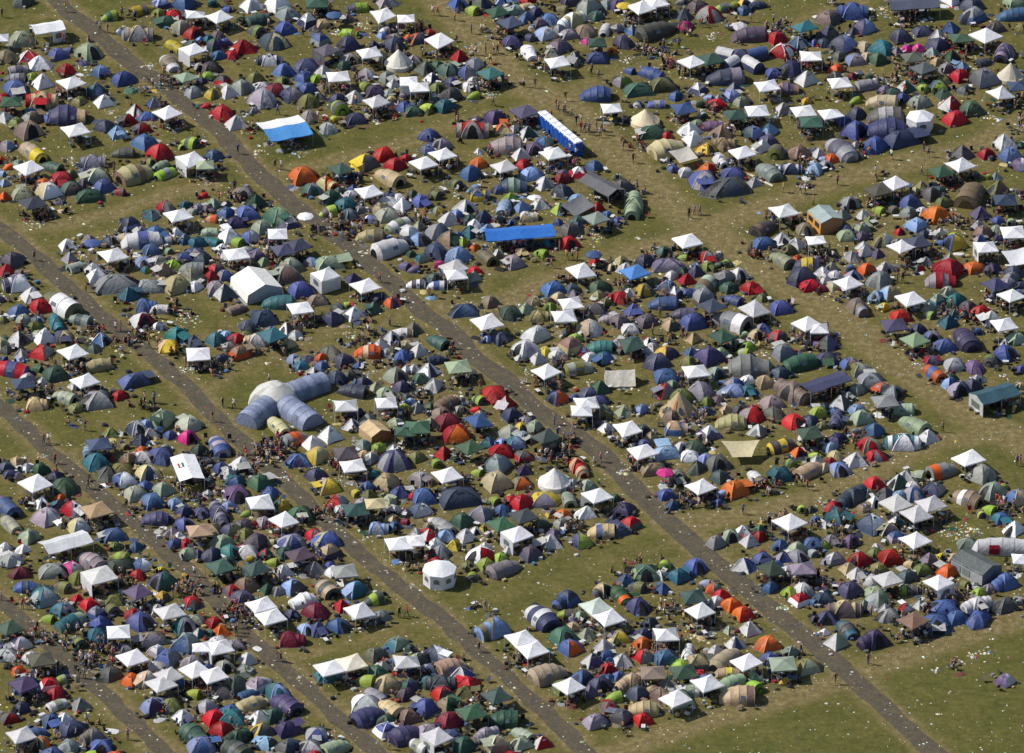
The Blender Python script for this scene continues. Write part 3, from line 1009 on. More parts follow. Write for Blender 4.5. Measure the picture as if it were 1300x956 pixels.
def build_pose(pose, sub=1):
    J = skeleton(pose)
    ix = {q[0]: i for i, q in enumerate(J)}
    me = bpy.data.meshes.new('pose')
    me.from_pydata([q[1] for q in J], [(ix[q[3]], i) for i, q in enumerate(J) if q[3]], [])
    o = link(bpy.data.objects.new('pose', me))
    md = o.modifiers.new('skin', 'SKIN')
    for i, q in enumerate(J):
        v = me.skin_vertices[0].data[i]
        v.radius = (q[2], q[2] * (.8 if q[0] in ('chest', 'waist', 'pelvis') else 1))
        v.use_root = q[0] == 'pelvis'
    if sub:
        s = o.modifiers.new('sub', 'SUBSURF')
        s.levels = s.render_levels = sub
    dg = bpy.context.evaluated_depsgraph_get()
    ev = o.evaluated_get(dg)
    em = ev.to_mesh()
    V = [tuple(v.co) for v in em.vertices]
    F = [tuple(p.vertices) for p in em.polygons]
    zmin = min(v[2] for v in V)
    V = [(x, y, z - zmin) for x, y, z in V]
    J = [(n, (p[0], p[1], p[2] - zmin), r, par) for n, p, r, par in J]
    bones = []
    for n, p, r, par in J:
        if par:
            q = J[ix[par]][1]
            bones.append((n, np.array(q), np.array(p)))
    reg = []
    for f in F:
        c = np.mean([V[i] for i in f], axis=0)
        best, bn, bt = 9, None, 0
        for n, a, b in bones:
            d = b - a
            t = float(np.clip(np.dot(c - a, d) / np.dot(d, d), 0, 1))
            e = float(np.linalg.norm(c - a - d * t))
            if e < best:
                best, bn, bt = e, n, t
        k = bn.rstrip('rl') if bn[:-1] in ('hip', 'knee', 'ankle', 'toe', 'shoulder', 'elbow', 'wrist', 'hand') else bn
        k = bn[:-1] if bn[:-1] in ('hip', 'knee', 'ankle', 'toe', 'shoulder', 'elbow', 'wrist', 'hand') else bn
        hd = J[ix['head']][1]
        if k in ('head', 'crown', 'neck'):
            g = 'hair' if (c[2] > hd[2] + .04 or (c[1] < hd[1] - .02 and c[2] > hd[2] - .06)) else 'skin'
        elif k in ('waist', 'chest', 'shoulder'): g = 'shirt'
        elif k == 'elbow': g = 'sleeve'
        elif k in ('wrist', 'hand'): g = 'skin'
        elif k in ('hip', 'knee'): g = 'trousers'
        elif k == 'ankle': g = 'shin'
        else: g = 'shoe'
        reg.append(g)
    bpy.data.objects.remove(o)
    return V, F, reg

SHIRTS = [('black', (36, 36, 40), 6), ('white', (206, 206, 208), 4), ('red', (170, 34, 40), 2), ('blue', (48, 72, 140), 2), ('grey', (126, 126, 130), 4), ('dark green', (44, 70, 52), 1), ('yellow', (190, 166, 70), .5), ('pink', (196, 92, 130), 1), ('bare', None, 4), ('brown', (92, 70, 54), 2)]
TROUS = [('black', (30, 30, 34)), ('blue', (54, 66, 100)), ('khaki', (142, 128, 98)), ('grey', (96, 96, 100)), ('camouflage', (78, 80, 56))]
SKIN = [(176, 138, 116), (188, 152, 130), (160, 122, 100), (132, 98, 80)]
HAIR = [(40, 30, 24), (78, 56, 36), (160, 126, 76), (24, 22, 22)]

def person_mesh(rng, pose, low=False):
    V, F, reg = POSES[(pose, low)]
    sh = rng.choices(SHIRTS, [s[2] for s in SHIRTS])[0]
    tr = rng.choice(TROUS)
    sk = lin(rng.choice(SKIN))
    hr = lin(rng.choice(HAIR))
    shorts = rng.random() < .45
    long_ = rng.random() < .35
    top = sk if sh[1] is None else lin(sh[1])
    cm = {'hair': hr, 'skin': sk, 'shirt': top, 'sleeve': top if long_ else sk, 'trousers': lin(tr[1]), 'shin': sk if shorts else lin(tr[1]), 'shoe': lin((44, 40, 40))}
    mb = MB()
    k = rng.uniform(.94, 1.05)
    mb.v = [(x * k, y * k, z * k) for x, y, z in V]
    mb.f = F
    mb.c = [cm[g] for g in reg]
    low_ = tr[0] + (' shorts' if shorts else ' trousers')
    look = ('bare-chested person in ' + low_) if sh[1] is None else f'person in {sh[0]} {"jumper" if long_ else "shirt"}, {low_},'
    return mb, look
DATA = """
# tile 0 0
D 15 1 13 kf
D 14 26 15 s
G 0 23 8 W
D 4 36 14 B
D 18 36 10 wr
D 25 41 13 W
D 37 35 12 b
D 43 32 8 b
D 56 34 16 sf
T 11 46 14 kg 10
T 10 48 14 kg 0
D 42 45 11 mr
U 53 40 10 n
D 27 53 14 W Q
G 45 52 20 W
D 64 46 12 bl
D 78 51 14 bn
D 10 57 15 b
D 61 58 13 cl
F 26 64 23 rt
D 50 64 9 eB
D 66 65 13 W
U 84 57 12 f
G 6 65 14 f
D 2 62 8 r
D 4 74 11 wW
D 20 76 14 gB
F 42 74 26 nt
D 32 75 9 b
D 98 66 10 bg
G 106 71 20 W
D 86 71 11 wr
D 81 77 11 kr
D 90 82 12 kr
D 66 80 12 np
G 48 82 20 W
D 75 85 12 l
D 18 84 18 Bt
D 70 11 13 Gf
T 91 6 15 yk 15
D 102 3 12 ln
D 117 3 14 bl
D 101 9 9 e
D 106 14 12 f
D 115 18 12 st
G 124 8 14 W
F 88 22 22 tg
D 123 22 13 r
T 111 29 13 y -30
G 122 31 18 W S1
D 128 25 6 l
F 108 40 16 wB -50
G 118 48 18 s
D 127 43 8 g
D 128 51 6 n
D 123 59 11 gs
D 129 68 5 r
D 76 20 5 bw
C 28 25 6
C 108 52 12
C 46 60 7
C 38 60 4
C 125 13 5
C 82 10 3
H 41 4 1
H 63 17 1
H 68 18 1
H 83 66 1
H 92 57 2
L 52 45 6
L 95 42 4
L 70 72 4
L 100 56 5
L 110 82 5
C 112 80 4
H 1 8 1
# tile 1 0
G 9 10 19 W
D 14 6 8 b
D 5 2 10 c
D 30 4 15 W
D 46 4 16 W
D 53 10 15 gk
D 23 12 10 ef
T 34 13 16 fc 15
D 33 20 14 ek
D 51 19 13 b
G 71 1 15 f
D 66 15 14 Wn
U 69 18 10 k
T 97 5 14 kG 5
D 91 12 9 k
D 115 2 12 gr
G 113 8 17 W
G 128 11 10 W
U 82 16 8 b
D 114 20 9 gW
D 113 22 7 l
T 92 21 12 GE -10
D 129 24 5 o
D 120 29 13 nb
D 107 29 9 n
G 104 33 17 W
D 73 26 12 bg
D 91 29 14 n
G 77 31 18 k S1
D 92 38 11 gs
D 44 27 18 nt
F 41 38 17 nw
D 24 31 14 r
D 7 29 13 fn
D 13 27 8 b
D 2 25 8 c
D 9 35 10 bn
D 3 44 11 k
D 1 31 6 w
D 11 51 10 kr
D 32 50 11 e
D 24 56 14 sg
D 5 60 11 yk
D 2 53 8 n
D 15 59 12 w
D 4 68 10 r
D 10 73 14 r
D 20 79 14 wg
D 36 64 17 gw
D 31 70 6 g
D 50 46 13 b
D 62 49 11 b
D 65 43 14 n
D 75 46 11 w
G 85 48 16 W
D 49 52 10 e
D 45 58 12 m
D 55 61 14 ng
D 65 57 12 b
D 66 65 13 es
D 66 73 9 gs
D 84 63 11 n
D 95 62 12 wk
D 85 69 17 kG
D 82 76 10 Gy
D 96 76 12 nb
D 102 48 11 gw
D 116 50 12 g
D 103 56 13 eG
D 107 58 12 n
G 109 64 18 w
D 119 63 6 t
D 127 60 8 g
D 127 68 10 b
G 128 52 10 W
D 78 82 12 gw
C 85 55 14
C 50 88 10
C 109 70 12
C 74 8 8
C 13 16 6
H 47 70 1
H 72 73 1
C 28 83 4
H 62 20 1
H 40 15 1
L 100 15 6
L 82 20 4
L 73 55 3
L 28 84 4
L 110 78 3
C 126 33 2
# tile 2 0
G 3 11 18 W
C 4 17 5
D 5 25 11 on
D 13 21 8 r
G 19 25 19 W
C 20 34 12
D 0 39 9 g
D 10 44 13 kf
D 24 45 14 fs
D 32 37 12 r
D 41 41 12 gw
D 37 47 12 bg
G 51 46 18 c
C 46 53 8
C 55 53 6
D 27 52 10 n
D 14 50 10 Wn
G 6 55 14 W
C 8 62 4
D 18 56 11 e
D 16 61 6 w
D 26 61 14 k
D 41 61 10 G
D 11 69 12 G
D 22 68 13 cb
D 1 67 8 n
D 31 3 13 b
D 40 7 12 GE
D 46 3 14 kn
G 56 7 17 f
G 64 14 18 n
D 60 0 12 l
D 65 3 7 e
D 67 7 10 ls
T 75 4 10 t 20
D 74 12 12 b
D 80 8 9 n
D 83 16 10 k
D 78 17 6 bw
D 89 12 10 bl
D 97 6 10 eB
D 102 1 12 n
F 103 13 20 tW 25
D 114 6 16 gk
D 126 3 10 gn
D 101 22 11 gf
D 112 20 13 B
T 125 18 12 wg 70
D 129 32 6 o
G 119 28 13 f
D 112 26 6 iw
D 119 36 11 b
D 105 38 12 gf
G 94 39 17 W
C 86 41 6
D 90 34 9 s
D 95 30 15 kp
D 86 22 13 lw
D 65 27 11 nk
D 76 24 10 np
F 76 33 14 W -60
C 57 21 8
G 73 70 20 p
C 73 78 10
D 54 75 13 np
D 43 77 10 pw
F 40 83 25 rg
D 60 82 10 ot
D 66 82 8 wg
D 75 85 12 wf
D 12 86 12 b
F 119 60 20 bl
G 128 68 14 W
C 31 77 2
H 14 7 1
H 18 7 1
H 42 18 2
H 47 17 1
H 46 31 2
H 54 31 2
H 51 37 1
H 73 52 1
H 79 53 1
H 54 64 1
H 115 45 2
H 120 47 1
H 93 66 1
H 99 61 1
H 97 69 2
H 101 71 3
H 106 76 2
H 110 80 3
H 114 81 3
H 120 83 2
H 29 10 1
C 86 1 4
L 50 60 6
L 85 35 5
L 60 50 6
L 100 50 6
L 40 30 5
# tile 3 0
G 17 4 20 W
G 27 1 16 W
C 32 5 10
C 14 12 8
U 6 10 7 y
D 2 4 12 n
D 1 18 9 g
T 27 20 27 k 20 15
D 6 27 12 n
D 3 31 9 o
C 22 31 5
C 34 32 5
C 18 30 4
C 25 35 5
C 45 20 4
H 87 11 1
H 59 13 1
H 55 14 1
H 32 27 1
L 62 23 6
D 44 10 11 n
D 45 17 10 i
D 53 5 12 k
D 60 10 15 gr
D 68 6 12 kG
D 75 4 10 Gk
D 83 3 10 yn
T 90 3 11 n 10
D 43 1 10 kg
U 78 16 14 w
T 86 23 21 pk 5
D 103 25 12 r
C 105 18 14
G 121 16 18 c
D 117 28 13 bw
D 128 27 7 b
D 107 33 15 rW
G 125 35 14 W
C 119 38 6
C 123 40 4
G 49 39 19 W
G 61 37 19 f
C 48 46 5
C 62 43 4
D 10 45 9 b
T 24 47 16 bn -20
C 32 42 4
D 5 52 13 gG
D 15 58 20 f
D 31 55 15 e
D 15 66 9 nw
T 27 66 12 gb 0
D 39 61 10 bn
G 44 68 17 b
C 40 75 4
D 53 57 12 Wn
D 60 62 8 l
D 65 67 12 r
C 65 70 4
D 55 66 9 f
D 56 73 9 gf
T 70 50 24 ng 5
D 75 61 11 l
D 81 65 11 sg
G 77 72 17 f
C 78 79 10
G 91 70 16 W
C 92 76 4
G 0 69 14 W
D 24 85 19 fk
D 33 86 8 r
D 48 83 14 W
T 63 80 15 pk 0
D 68 85 14 B
D 88 85 13 fl
D 98 83 12 cl
D 101 47 10 b
D 112 44 15 n
F 110 56 16 Bp
G 97 54 17 W
D 122 51 15 w
D 107 70 12 wg
G 120 70 17 W
G 125 77 15 f
D 122 64 6 y
C 124 83 6
C 80 40 1
L 50 49 4
L 10 38 5
L 100 75 5
L 60 62 4
# tile 4 0
C 9 2 2
D 6 12 15 Bk
D 6 22 14 nk
D 2 27 9 n
F 21 8 23 b
D 28 18 14 nl
D 22 20 8 n
D 15 29 17 nl
G 2 35 15 W
C 3 41 4
C 56 8 14
L 42 7 8
D 85 0 14 W
D 97 4 14 n
D 98 11 16 gb
T 122 10 18 bl 5
D 128 18 8 es
D 124 2 13 s
D 112 18 12 k
D 83 18 11 b
D 65 20 11 n
D 75 23 10 w
D 52 24 13 n
D 75 29 14 n
D 55 31 7 i
D 63 31 8 i
D 39 31 14 c
D 30 37 10 t
D 24 38 12 lg
D 36 38 12 f
D 13 36 10 k
D 11 44 10 o
G 13 52 16 W
D 21 48 6 m
D 24 53 6 G
D 32 49 10 f
T 30 54 15 gk 10
C 46 53 9
G 60 36 16 k
G 66 43 18 k
C 58 46 10
D 75 39 9 t
G 90 23 17 f
C 86 28 6
G 106 22 22 W
C 102 32 8
F 118 33 21 ng 55
D 84 36 11 f
T 105 39 11 k 15
D 81 44 10 gk
D 89 49 12 r
D 105 51 18 kg
G 115 58 19 W
G 126 54 13 n
C 120 66 8
D 92 57 10 k
D 76 55 10 bG
D 79 60 11 fs
D 66 56 10 eG
D 55 56 12 wf
D 42 57 9 p
D 53 62 8 b
T 40 65 20 tB -5
D 23 64 9 G
G 8 71 17 W
G 2 77 10 f
D 24 73 12 n
D 15 77 10 b
F 42 76 23 kg
D 23 84 18 b
F 45 84 26 n
C 50 15 6
D 64 65 13 g
D 83 67 15 wr
D 86 76 15 r
D 97 70 14 f
C 128 80 6
H 96 18 1
C 48 35 2
C 92 38 3
L 110 75 5
L 98 44 3
L 46 53 4
# tile 0 1
F 85 24 24 tB 20
T 21 10 19 ty -35
D 4 6 10 gl
D 1 15 8 o
D 5 19 5 o
D 1 23 6 l
D 3 29 8 l
D 3 38 9 o
G 18 19 20 W
C 23 26 6
T 33 19 15 fk -20
D 39 27 13 r
D 28 30 12 o
D 31 35 16 tW
D 45 33 13 fk
D 14 37 12 s
G 21 41 20 n
C 26 50 6
U 38 41 10 kn
D 57 38 19 fc
F 59 16 19 gk
D 61 26 16 s
D 66 32 13 bn
D 76 35 10 kr
T 78 10 15 kf 0
D 92 4 15 b
D 101 11 16 r
T 102 18 11 s 30
D 96 16 8 e
T 105 23 14 Gg 25
D 121 4 14 Gk
D 115 6 7 Gk
G 121 13 20 W
L 128 27 4
D 129 37 5 r
D 127 45 8 g
D 117 43 7 c
D 122 47 8 gs
D 105 45 11 rg
G 113 49 20 W
D 96 50 10 cg
C 117 57 5
D 112 60 8 W
D 83 57 14 nl
T 90 66 24 wb 5
D 95 71 11 b
D 98 62 14 b
F 82 64 12 tg
D 106 66 10 gl
D 107 72 8 s
D 101 79 11 gw
D 118 76 9 b
D 123 74 11 bg
D 126 67 12 c
D 93 84 7 cG
D 104 85 12 tg
F 122 83 15 gB
L 110 78 4
F 56 65 14 gk 60
D 69 66 11 nt
D 43 69 11 W
D 44 77 10 gk
T 49 82 14 s 20
G 72 74 21 W
C 77 80 8
D 60 85 12 wg
L 52 75 6
U 59 74 6 b
D 8 79 15 k
D 4 85 11 r
D 12 86 8 k
H 22 75 1
Z 40 47 8 t
L 22 55 6
L 45 15 6
C 69 21 3
# tile 1 1
D 6 12 12 b
G 0 17 3 s
C 6 21 4
L 2 29 4
H 21 8 1
H 46 18 2
L 35 9 6
D 62 26 16 o
F 79 28 18 ot -30
G 84 20 18 f
C 92 26 7
D 96 24 9 b
D 68 34 13 fg
D 80 39 13 fk
D 94 33 8 b
G 104 34 19 W
C 106 41 6
D 102 17 17 yk
D 114 12 13 r
D 121 18 14 rm
D 128 13 7 r
T 117 26 21 tB -30
D 117 37 9 n
D 125 44 12 Wk
D 90 43 14 c
D 92 50 11 cg
D 79 48 14 Gk
D 105 52 10 bW
D 116 50 14 sf
T 123 56 17 sw 25
T 105 63 18 tB 0
D 116 64 8 b
T 118 71 24 wg 20
D 128 66 10 n
D 127 82 10 p
C 76 58 8
C 88 57 8
C 92 61 6
D 3 37 11 r
D 5 43 10 s
D 24 36 12 Bg
C 18 37 6
D 33 42 13 fk
D 13 48 10 b
D 14 42 6 nb
D 27 49 15 b
D 20 55 11 n
D 5 52 10 ot
D 2 45 8 k
T 3 60 10 s 0
T 3 66 12 c -15
D 46 51 17 fs
D 36 58 12 st
G 46 61 13 W
D 16 63 14 Ww
D 21 67 12 G
D 29 64 12 bw
D 11 71 9 W
D 55 55 12 wn
U 64 57 9 W
C 43 66 8
G 20 74 18 W
C 22 79 8
D 33 75 11 p
G 50 71 18 n
G 59 68 20 n
C 45 78 6
C 55 78 5
D 67 79 9 gl
D 55 83 15 sB
D 79 81 20 st
D 7 84 11 rk
D 92 81 6 y
C 42 74 4
C 100 20 1
L 100 73 4
L 60 10 6
# tile 2 1
G 9 16 19 W
G 21 10 19 W
C 15 22 6
C 25 17 7
D 12 3 10 b
D 11 8 10 nl
D 3 11 8 r
D 21 5 12 gk
F 61 6 22 gn 0
C 55 10 4
D 75 1 11 w
D 86 3 11 bs
D 79 8 12 p
D 71 12 12 w
G 91 10 19 W
C 90 17 8
D 72 18 10 r
G 60 18 18 w
D 44 17 11 o
D 39 24 14 b
D 29 30 13 ek
D 16 37 12 ek
F 43 36 17 by
D 41 34 10 lf
D 7 41 11 b
D 2 36 7 k
D 19 47 8 gy
D 35 45 14 w
F 65 31 19 ns
D 58 33 9 nb
D 77 24 12 lb
D 85 30 13 wg
D 97 27 11 m
D 107 23 11 Wr
D 97 35 12 n
D 117 19 11 b
C 105 13 7
H 102 7 1
D 83 43 11 wk
D 95 46 11 Gl
D 119 45 9 r
G 118 51 18 g
D 107 51 10 f
D 126 49 7 b
D 128 54 8 n
D 101 60 14 k
D 107 56 7 b
D 101 68 13 r
H 96 69 1
H 101 74 2
H 107 76 1
H 90 80 1
L 119 63 6
F 60 44 14 lb 75
F 74 50 14 wt
D 47 52 13 nb
D 56 53 9 k
C 56 54 4
D 25 53 13 w
C 7 52 9
D 0 55 6 t
D 41 56 10 W
D 38 61 12 c
C 60 68 6
C 66 69 4
D 65 54 6 b
D 84 67 6 c
D 18 61 15 gn
D 25 66 14 Bf
D 6 65 13 lk
D 17 73 13 n
D 8 77 9 cs
D 41 70 6 o
T 49 76 16 Bk -40
D 59 73 9 wB
D 71 72 9 t
D 81 73 12 G
D 66 80 13 g
D 31 76 15 lb
D 19 81 10 i
G 28 83 20 w
D 42 85 9 r
D 3 84 9 p
D 1 74 6 f
G 109 84 20 W
D 118 79 7 r
U 117 81 6 b
D 128 83 7 t
D 44 9 4 w
D 94 54 4 b
Z 71 38 7 l
Z 79 38 10 W
L 30 38 3
C 119 85 3
# tile 3 1
H 5 5 1
H 12 13 1
H 48 48 1
H 51 46 1
H 54 46 1
H 107 32 1
H 118 32 2
C 18 5 8
C 5 35 3
C 14 35 4
F 33 8 24 tB 15
D 50 2 14 W
D 58 8 12 yk
D 39 19 7 b
D 34 15 4 w
F 69 4 17 B
G 81 9 18 W
C 79 16 8
F 67 14 15 wk -55
D 59 20 11 or
D 56 28 16 bg
D 75 24 14 b
D 73 33 27 kn
D 89 29 9 gn
D 96 4 12 p
D 96 1 16 c
D 95 5 12 W
D 103 10 18 ke
D 117 10 14 Bk
D 127 8 7 n
C 122 17 6
D 127 17 7 wl
F 98 22 18 gB -40
F 112 20 16 wn
Z 122 26 8 w
Z 122 31 7 W
F 12 44 23 sk 80
D 3 33 14 k
D 2 53 7 b
L 15 64 2
D 1 25 5 eW
G 46 66 20 W
C 42 70 4
C 52 71 5
D 31 74 12 f
D 44 76 8 G
D 60 77 11 rg
D 64 76 6 k
D 71 80 10 Gk
D 66 81 7 f
D 52 82 7 bw
D 19 79 11 n
D 33 82 20 pg
G 13 85 20 a
D 4 79 11 t
C 24 76 4
G 108 46 20 W
C 103 52 5
C 112 53 4
T 95 58 19 kB 30
D 94 68 13 bn
D 121 59 11 B
D 107 66 13 w
D 115 69 12 w
T 106 78 18 sf -35
D 111 72 10 e
G 128 65 8 W
F 122 81 18 ny
D 116 77 7 o
C 93 74 6
L 85 60 3
H 127 40 1
# tile 4 1
F 14 8 22 gk -45
D 8 14 10 o
D 2 8 6 n
D 4 18 9 gn
D 2 14 6 l
D 23 2 14 b
D 23 5 5 w
D 36 6 15 b
D 50 1 24 n
C 28 9 4
H 46 11 1
H 67 6 1
H 69 9 1
H 12 27 1
H 65 21 1
C 41 24 3
D 118 5 15 wk
D 128 5 5 f
D 91 11 14 k
G 90 17 20 W
G 78 21 18 f
C 82 28 8
C 90 27 8
D 106 11 11 r
D 121 12 14 bl
D 128 18 12 pW
D 108 25 7 G
D 112 25 7 g
G 48 29 19 W
G 38 33 19 k
C 45 40 10
C 56 36 4
D 61 34 7 t
D 65 31 8 B
D 71 37 13 kf
D 76 34 9 f
D 58 43 14 b
D 79 42 10 e
D 19 43 13 gk
D 28 50 10 w
D 38 47 11 Ge
D 47 46 10 ke
C 34 42 2
F 96 37 24 B 60
D 114 33 13 eB
G 118 39 16 n
C 122 48 4
D 129 36 6 n
D 102 49 12 p
D 101 56 9 g
D 74 50 17 o
C 86 53 8
D 61 56 13 l
Z 73 60 5 W
D 67 62 8 n
D 51 60 6 r
G 52 69 19 W
G 63 66 18 n
C 64 73 6
C 68 73 4
D 86 68 14 by
D 77 67 6 b
D 104 61 12 B
D 113 58 7 s
D 122 54 10 s
G 123 60 16 W
C 124 67 6
G 106 69 16 W S1
C 111 77 2
D 114 64 6 n
D 83 78 10 gG
D 98 83 12 o
D 110 84 11 n
D 124 84 11 n
D 83 85 18 r
D 63 83 8 fr
D 30 84 12 o
D 20 83 9 b
D 21 76 11 gp
D 29 73 11 w
D 17 59 8 b
D 28 63 10 p
D 28 70 10 w
D 40 66 12 eW
D 5 55 4 y
G 5 65 16 w
C 5 75 8
D 2 86 10 W
D 1 83 6 k
C 51 83 4
L 85 47 3
L 33 38 5
# tile 0 2
F 12 6 24 Wn 10
D 20 14 14 wl
D 27 21 14 r
T 40 19 27 BW -30
D 12 24 14 b
D 23 29 9 nW
F 36 31 16 cn -60
T 51 29 16 gf -15
D 0 16 5 k
D 2 29 6 e
D 2 41 5 f
C 54 37 10
D 64 42 12 bW
D 12 42 14 wk
D 28 41 14 Wg
D 40 40 12 nt
D 24 38 8 s
C 17 35 4
G 46 49 21 W
C 45 57 8
D 26 50 14 rg
D 13 51 9 wl
Z 13 54 9 l
D 4 48 8 k
T 8 61 22 br -10
G 15 69 18 n
D 2 54 8 b
D 24 60 9 f
D 35 64 15 f
T 62 58 18 tB 10
G 54 67 20 W
C 57 74 8
D 21 78 10 B
F 22 82 18 t
T 41 78 17 sw -20
D 47 71 8 w
D 62 81 17 gs
D 76 77 10 r
D 48 85 10 e
D 85 68 21 bny
D 59 47 9 k
C 75 45 6
H 55 8 1
H 73 33 1
H 77 33 1
H 87 38 1
H 84 37 1
C 91 38 5
H 97 43 2
D 73 8 27 gk
D 82 14 13 c
D 95 8 14 gn
D 104 5 9 t
D 112 8 18 tm
D 62 1 14 W
D 122 3 16 Bs
F 92 20 18 b
T 101 22 12 ws 0
C 111 24 8
D 90 30 16 wm
D 101 33 10 nW
D 112 39 14 c
D 107 46 12 ty
C 114 49 5
D 123 43 11 n
G 126 50 16 W
C 124 58 8
C 93 82 6
H 5 74 1
L 118 28 10
L 120 60 6
C 28 75 5
L 50 38 3
# tile 1 2
D 4 2 11 r
D 7 9 11 gk
D 14 13 15 wn
T 20 22 13 B 20
T 46 18 21 c 0
D 52 1 18 sB
D 61 11 15 bn
D 72 17 12 B
G 61 21 18 W
C 64 29 8
D 81 29 13 n
D 84 21 8 kg
D 89 20 8 Gk
D 95 26 14 Ww
C 98 30 4
G 102 7 21 W
C 102 13 6
D 94 3 10 n
D 111 14 8 n
D 107 22 11 f
D 119 18 11 on
H 111 2 1
F 127 36 12 wB
D 118 41 12 wg
D 122 44 6 b
C 110 38 4
F 34 42 18 tw
D 38 29 16 n
D 27 33 11 p
D 20 41 11 r
D 7 42 13 c
D 16 46 9 g
D 22 51 13 Bo
G 2 49 18 w
C 6 60 10
D 11 53 9 n
G 42 38 20 c
D 52 35 10 Wk
D 48 40 6 s
C 45 46 5
D 80 50 13 kB
U 66 53 12 n
D 74 53 8 o
D 74 58 9 b
D 88 55 12 n
D 98 58 6 b
F 104 49 17 ot
D 61 58 9 c
D 84 66 12 n
D 101 69 11 n
T 94 74 20 n -10
D 121 65 14 sk
D 128 60 7 W
D 125 72 11 n
D 115 76 12 s
G 92 82 16 w
G 115 81 15 W
C 124 82 5
D 128 82 5 b
H 41 66 1
H 11 81 1
H 19 82 1
Z 119 54 6 W
D 120 57 5 k
C 122 48 2
C 109 59 1
C 101 43 6
L 92 38 6
Z 90 45 7 l
L 103 64 4
# tile 2 2
T 4 6 12 kW 0
T 17 7 12 bw 0
Z 13 15 9 l
G 29 -1 16 W
C 30 4 5
D 44 1 13 r
D 51 18 11 B
D 64 25 13 fk
D 35 24 19 nbw
G 49 30 22 W
D 57 41 13 ng
D 50 41 7 l
D 79 17 9 Bt
D 88 17 8 e
F 81 26 16 et
D 91 10 15 bn
G 109 1 20 W
C 102 5 5
D 120 9 14 f
D 128 15 7 r
D 125 18 9 e
D 104 13 8 g
G 102 18 17 W
G 98 26 17 W
C 101 34 4
C 110 23 4
D 118 22 10 k
T 126 28 10 g 0
D 114 35 16 tw
D 0 36 12 B
T 18 43 16 f -30
C 26 50 4
D 6 49 11 w
T 17 54 12 n 10
D 12 62 13 Wn
D 3 60 8 w
D 15 71 12 w
G 31 58 18 s
C 34 67 8
D 1 71 6 k
D 1 81 5 l
T 24 82 18 B 30
D 44 80 12 Gk
D 54 76 14 r
D 61 83 13 wr
D 42 86 8 r
D 74 49 18 wg
D 70 53 7 w
D 80 39 18 w
D 86 49 9 y
D 82 54 12 w
G 87 61 20 W
C 90 69 12
D 102 47 16 Bt
T 107 60 18 se 10
F 121 46 16 c
D 123 54 13 cb
D 110 48 6 i
D 121 73 13 f
D 114 75 10 n
D 104 78 8 b
D 94 79 14 bo
G 112 82 17 W
D 121 80 10 n
D 123 86 9 s
C 95 56 4
L 30 78 6
L 115 69 4
L 75 62 4
L 72 68 3
# tile 3 2
G 12 0 22 a
C 10 5 5
D 33 0 18 pg
D 4 15 11 r
D 19 11 12 yk
D 33 8 11 nl
D 46 4 11 r
D 38 13 12 Wk
D 47 12 9 b
T 31 19 19 b 0
T 44 25 16 pp 0
D 50 31 15 bn
D 12 24 12 b
D 3 30 13 k
D 20 30 14 k
D 36 33 11 tk
C 15 16 3
H 29 24 1
T 59 6 20 sB 50
D 70 2 14 g
D 72 9 10 f
D 79 4 7 k
D 87 9 13 r
D 94 15 8 e
D 56 14 12 gs
G 63 20 20 n
T 75 16 13 b -20
G 89 21 21 w
C 94 28 4
D 106 22 13 b
T 73 30 26 gW -20
C 57 28 3
G 125 32 20 W
C 121 42 5
D 129 44 5 p
C 122 46 4
D 104 40 12 rk
D 120 3 16 n
D 125 8 11 r
G 11 43 18 f
D 22 43 8 Wn
D 3 49 3 k
C 14 49 4
C 36 42 8
G 68 40 19 f
D 50 41 11 t
D 83 38 6 s
Z 83 43 14 w
D 82 50 11 Gs
C 93 42 4
D 33 50 14 yn
D 28 56 14 n
D 49 50 10 b
D 60 53 18 nb
D 68 49 10 s
D 47 56 10 e
G 52 61 18 W
C 52 68 4
D 65 63 11 gc
D 33 65 14 b
D 33 75 14 rg
C 42 66 4
D 43 79 14 0
L 10 73 5
D 53 75 15 g
D 60 81 9 e
D 65 80 9 k
D 71 86 8 t
F 86 59 28 gn 0
D 108 51 15 gk
T 118 57 22 fk 15
D 105 63 13 nb
D 76 74 11 l
D 85 74 11 c
L 91 68 4
D 96 69 12 t
F 114 75 26 B -30
D 100 82 14 g
D 87 86 8 rg
D 17 86 10 l
C 43 75 2
L 93 50 6
L 66 75 5
L 62 60 4
# tile 4 2
G 19 5 20 W
C 25 10 4
D 4 4 9 w
D 1 9 8 m
D 31 1 12 o
D 38 5 16 gk
D 45 13 14 lt
G 58 15 20 W
C 63 20 4
D 41 21 8 y
F 24 20 20 gB -50
H 50 2 1
H 53 2 1
F 78 4 20 rg
D 82 11 9 s
D 75 18 14 sc
D 87 17 14 c
D 70 26 10 Gk
D 52 27 13 r
G 48 32 18 n
D 82 31 13 c
D 103 25 14 r
D 109 29 14 w
C 91 24 12
C 107 14 5
G 112 6 20 n
G 122 13 19 W
C 122 20 5
D 122 2 11 g
D 128 7 7 n
D 98 1 11 o
G 119 32 18 W
D 124 41 12 sg
D 118 43 6 w
D 63 35 10 n
G 61 41 20 s
C 66 49 5
D 72 40 11 bg
D 80 46 14 b
F 93 41 20 nb -60
D 101 36 9 b
D 118 51 15 b
D 109 55 15 ek
D 129 60 8 b
D 98 59 12 p
D 86 58 12 g
D 71 55 9 rp
T 73 63 16 bo -40
D 83 70 11 lb
D 89 74 14 gn
D 97 71 12 n
D 100 67 9 w
C 115 82 6
D 128 71 7 t
D 4 45 14 kp
D 4 40 7 o
D 5 54 12 nf
D 19 57 11 bt
D 26 61 12 es
D 33 69 15 g
D 40 73 12 og
C 15 75 6
D 17 77 8 g
D 11 81 14 wk
D 46 76 14 g
G 42 80 18 g
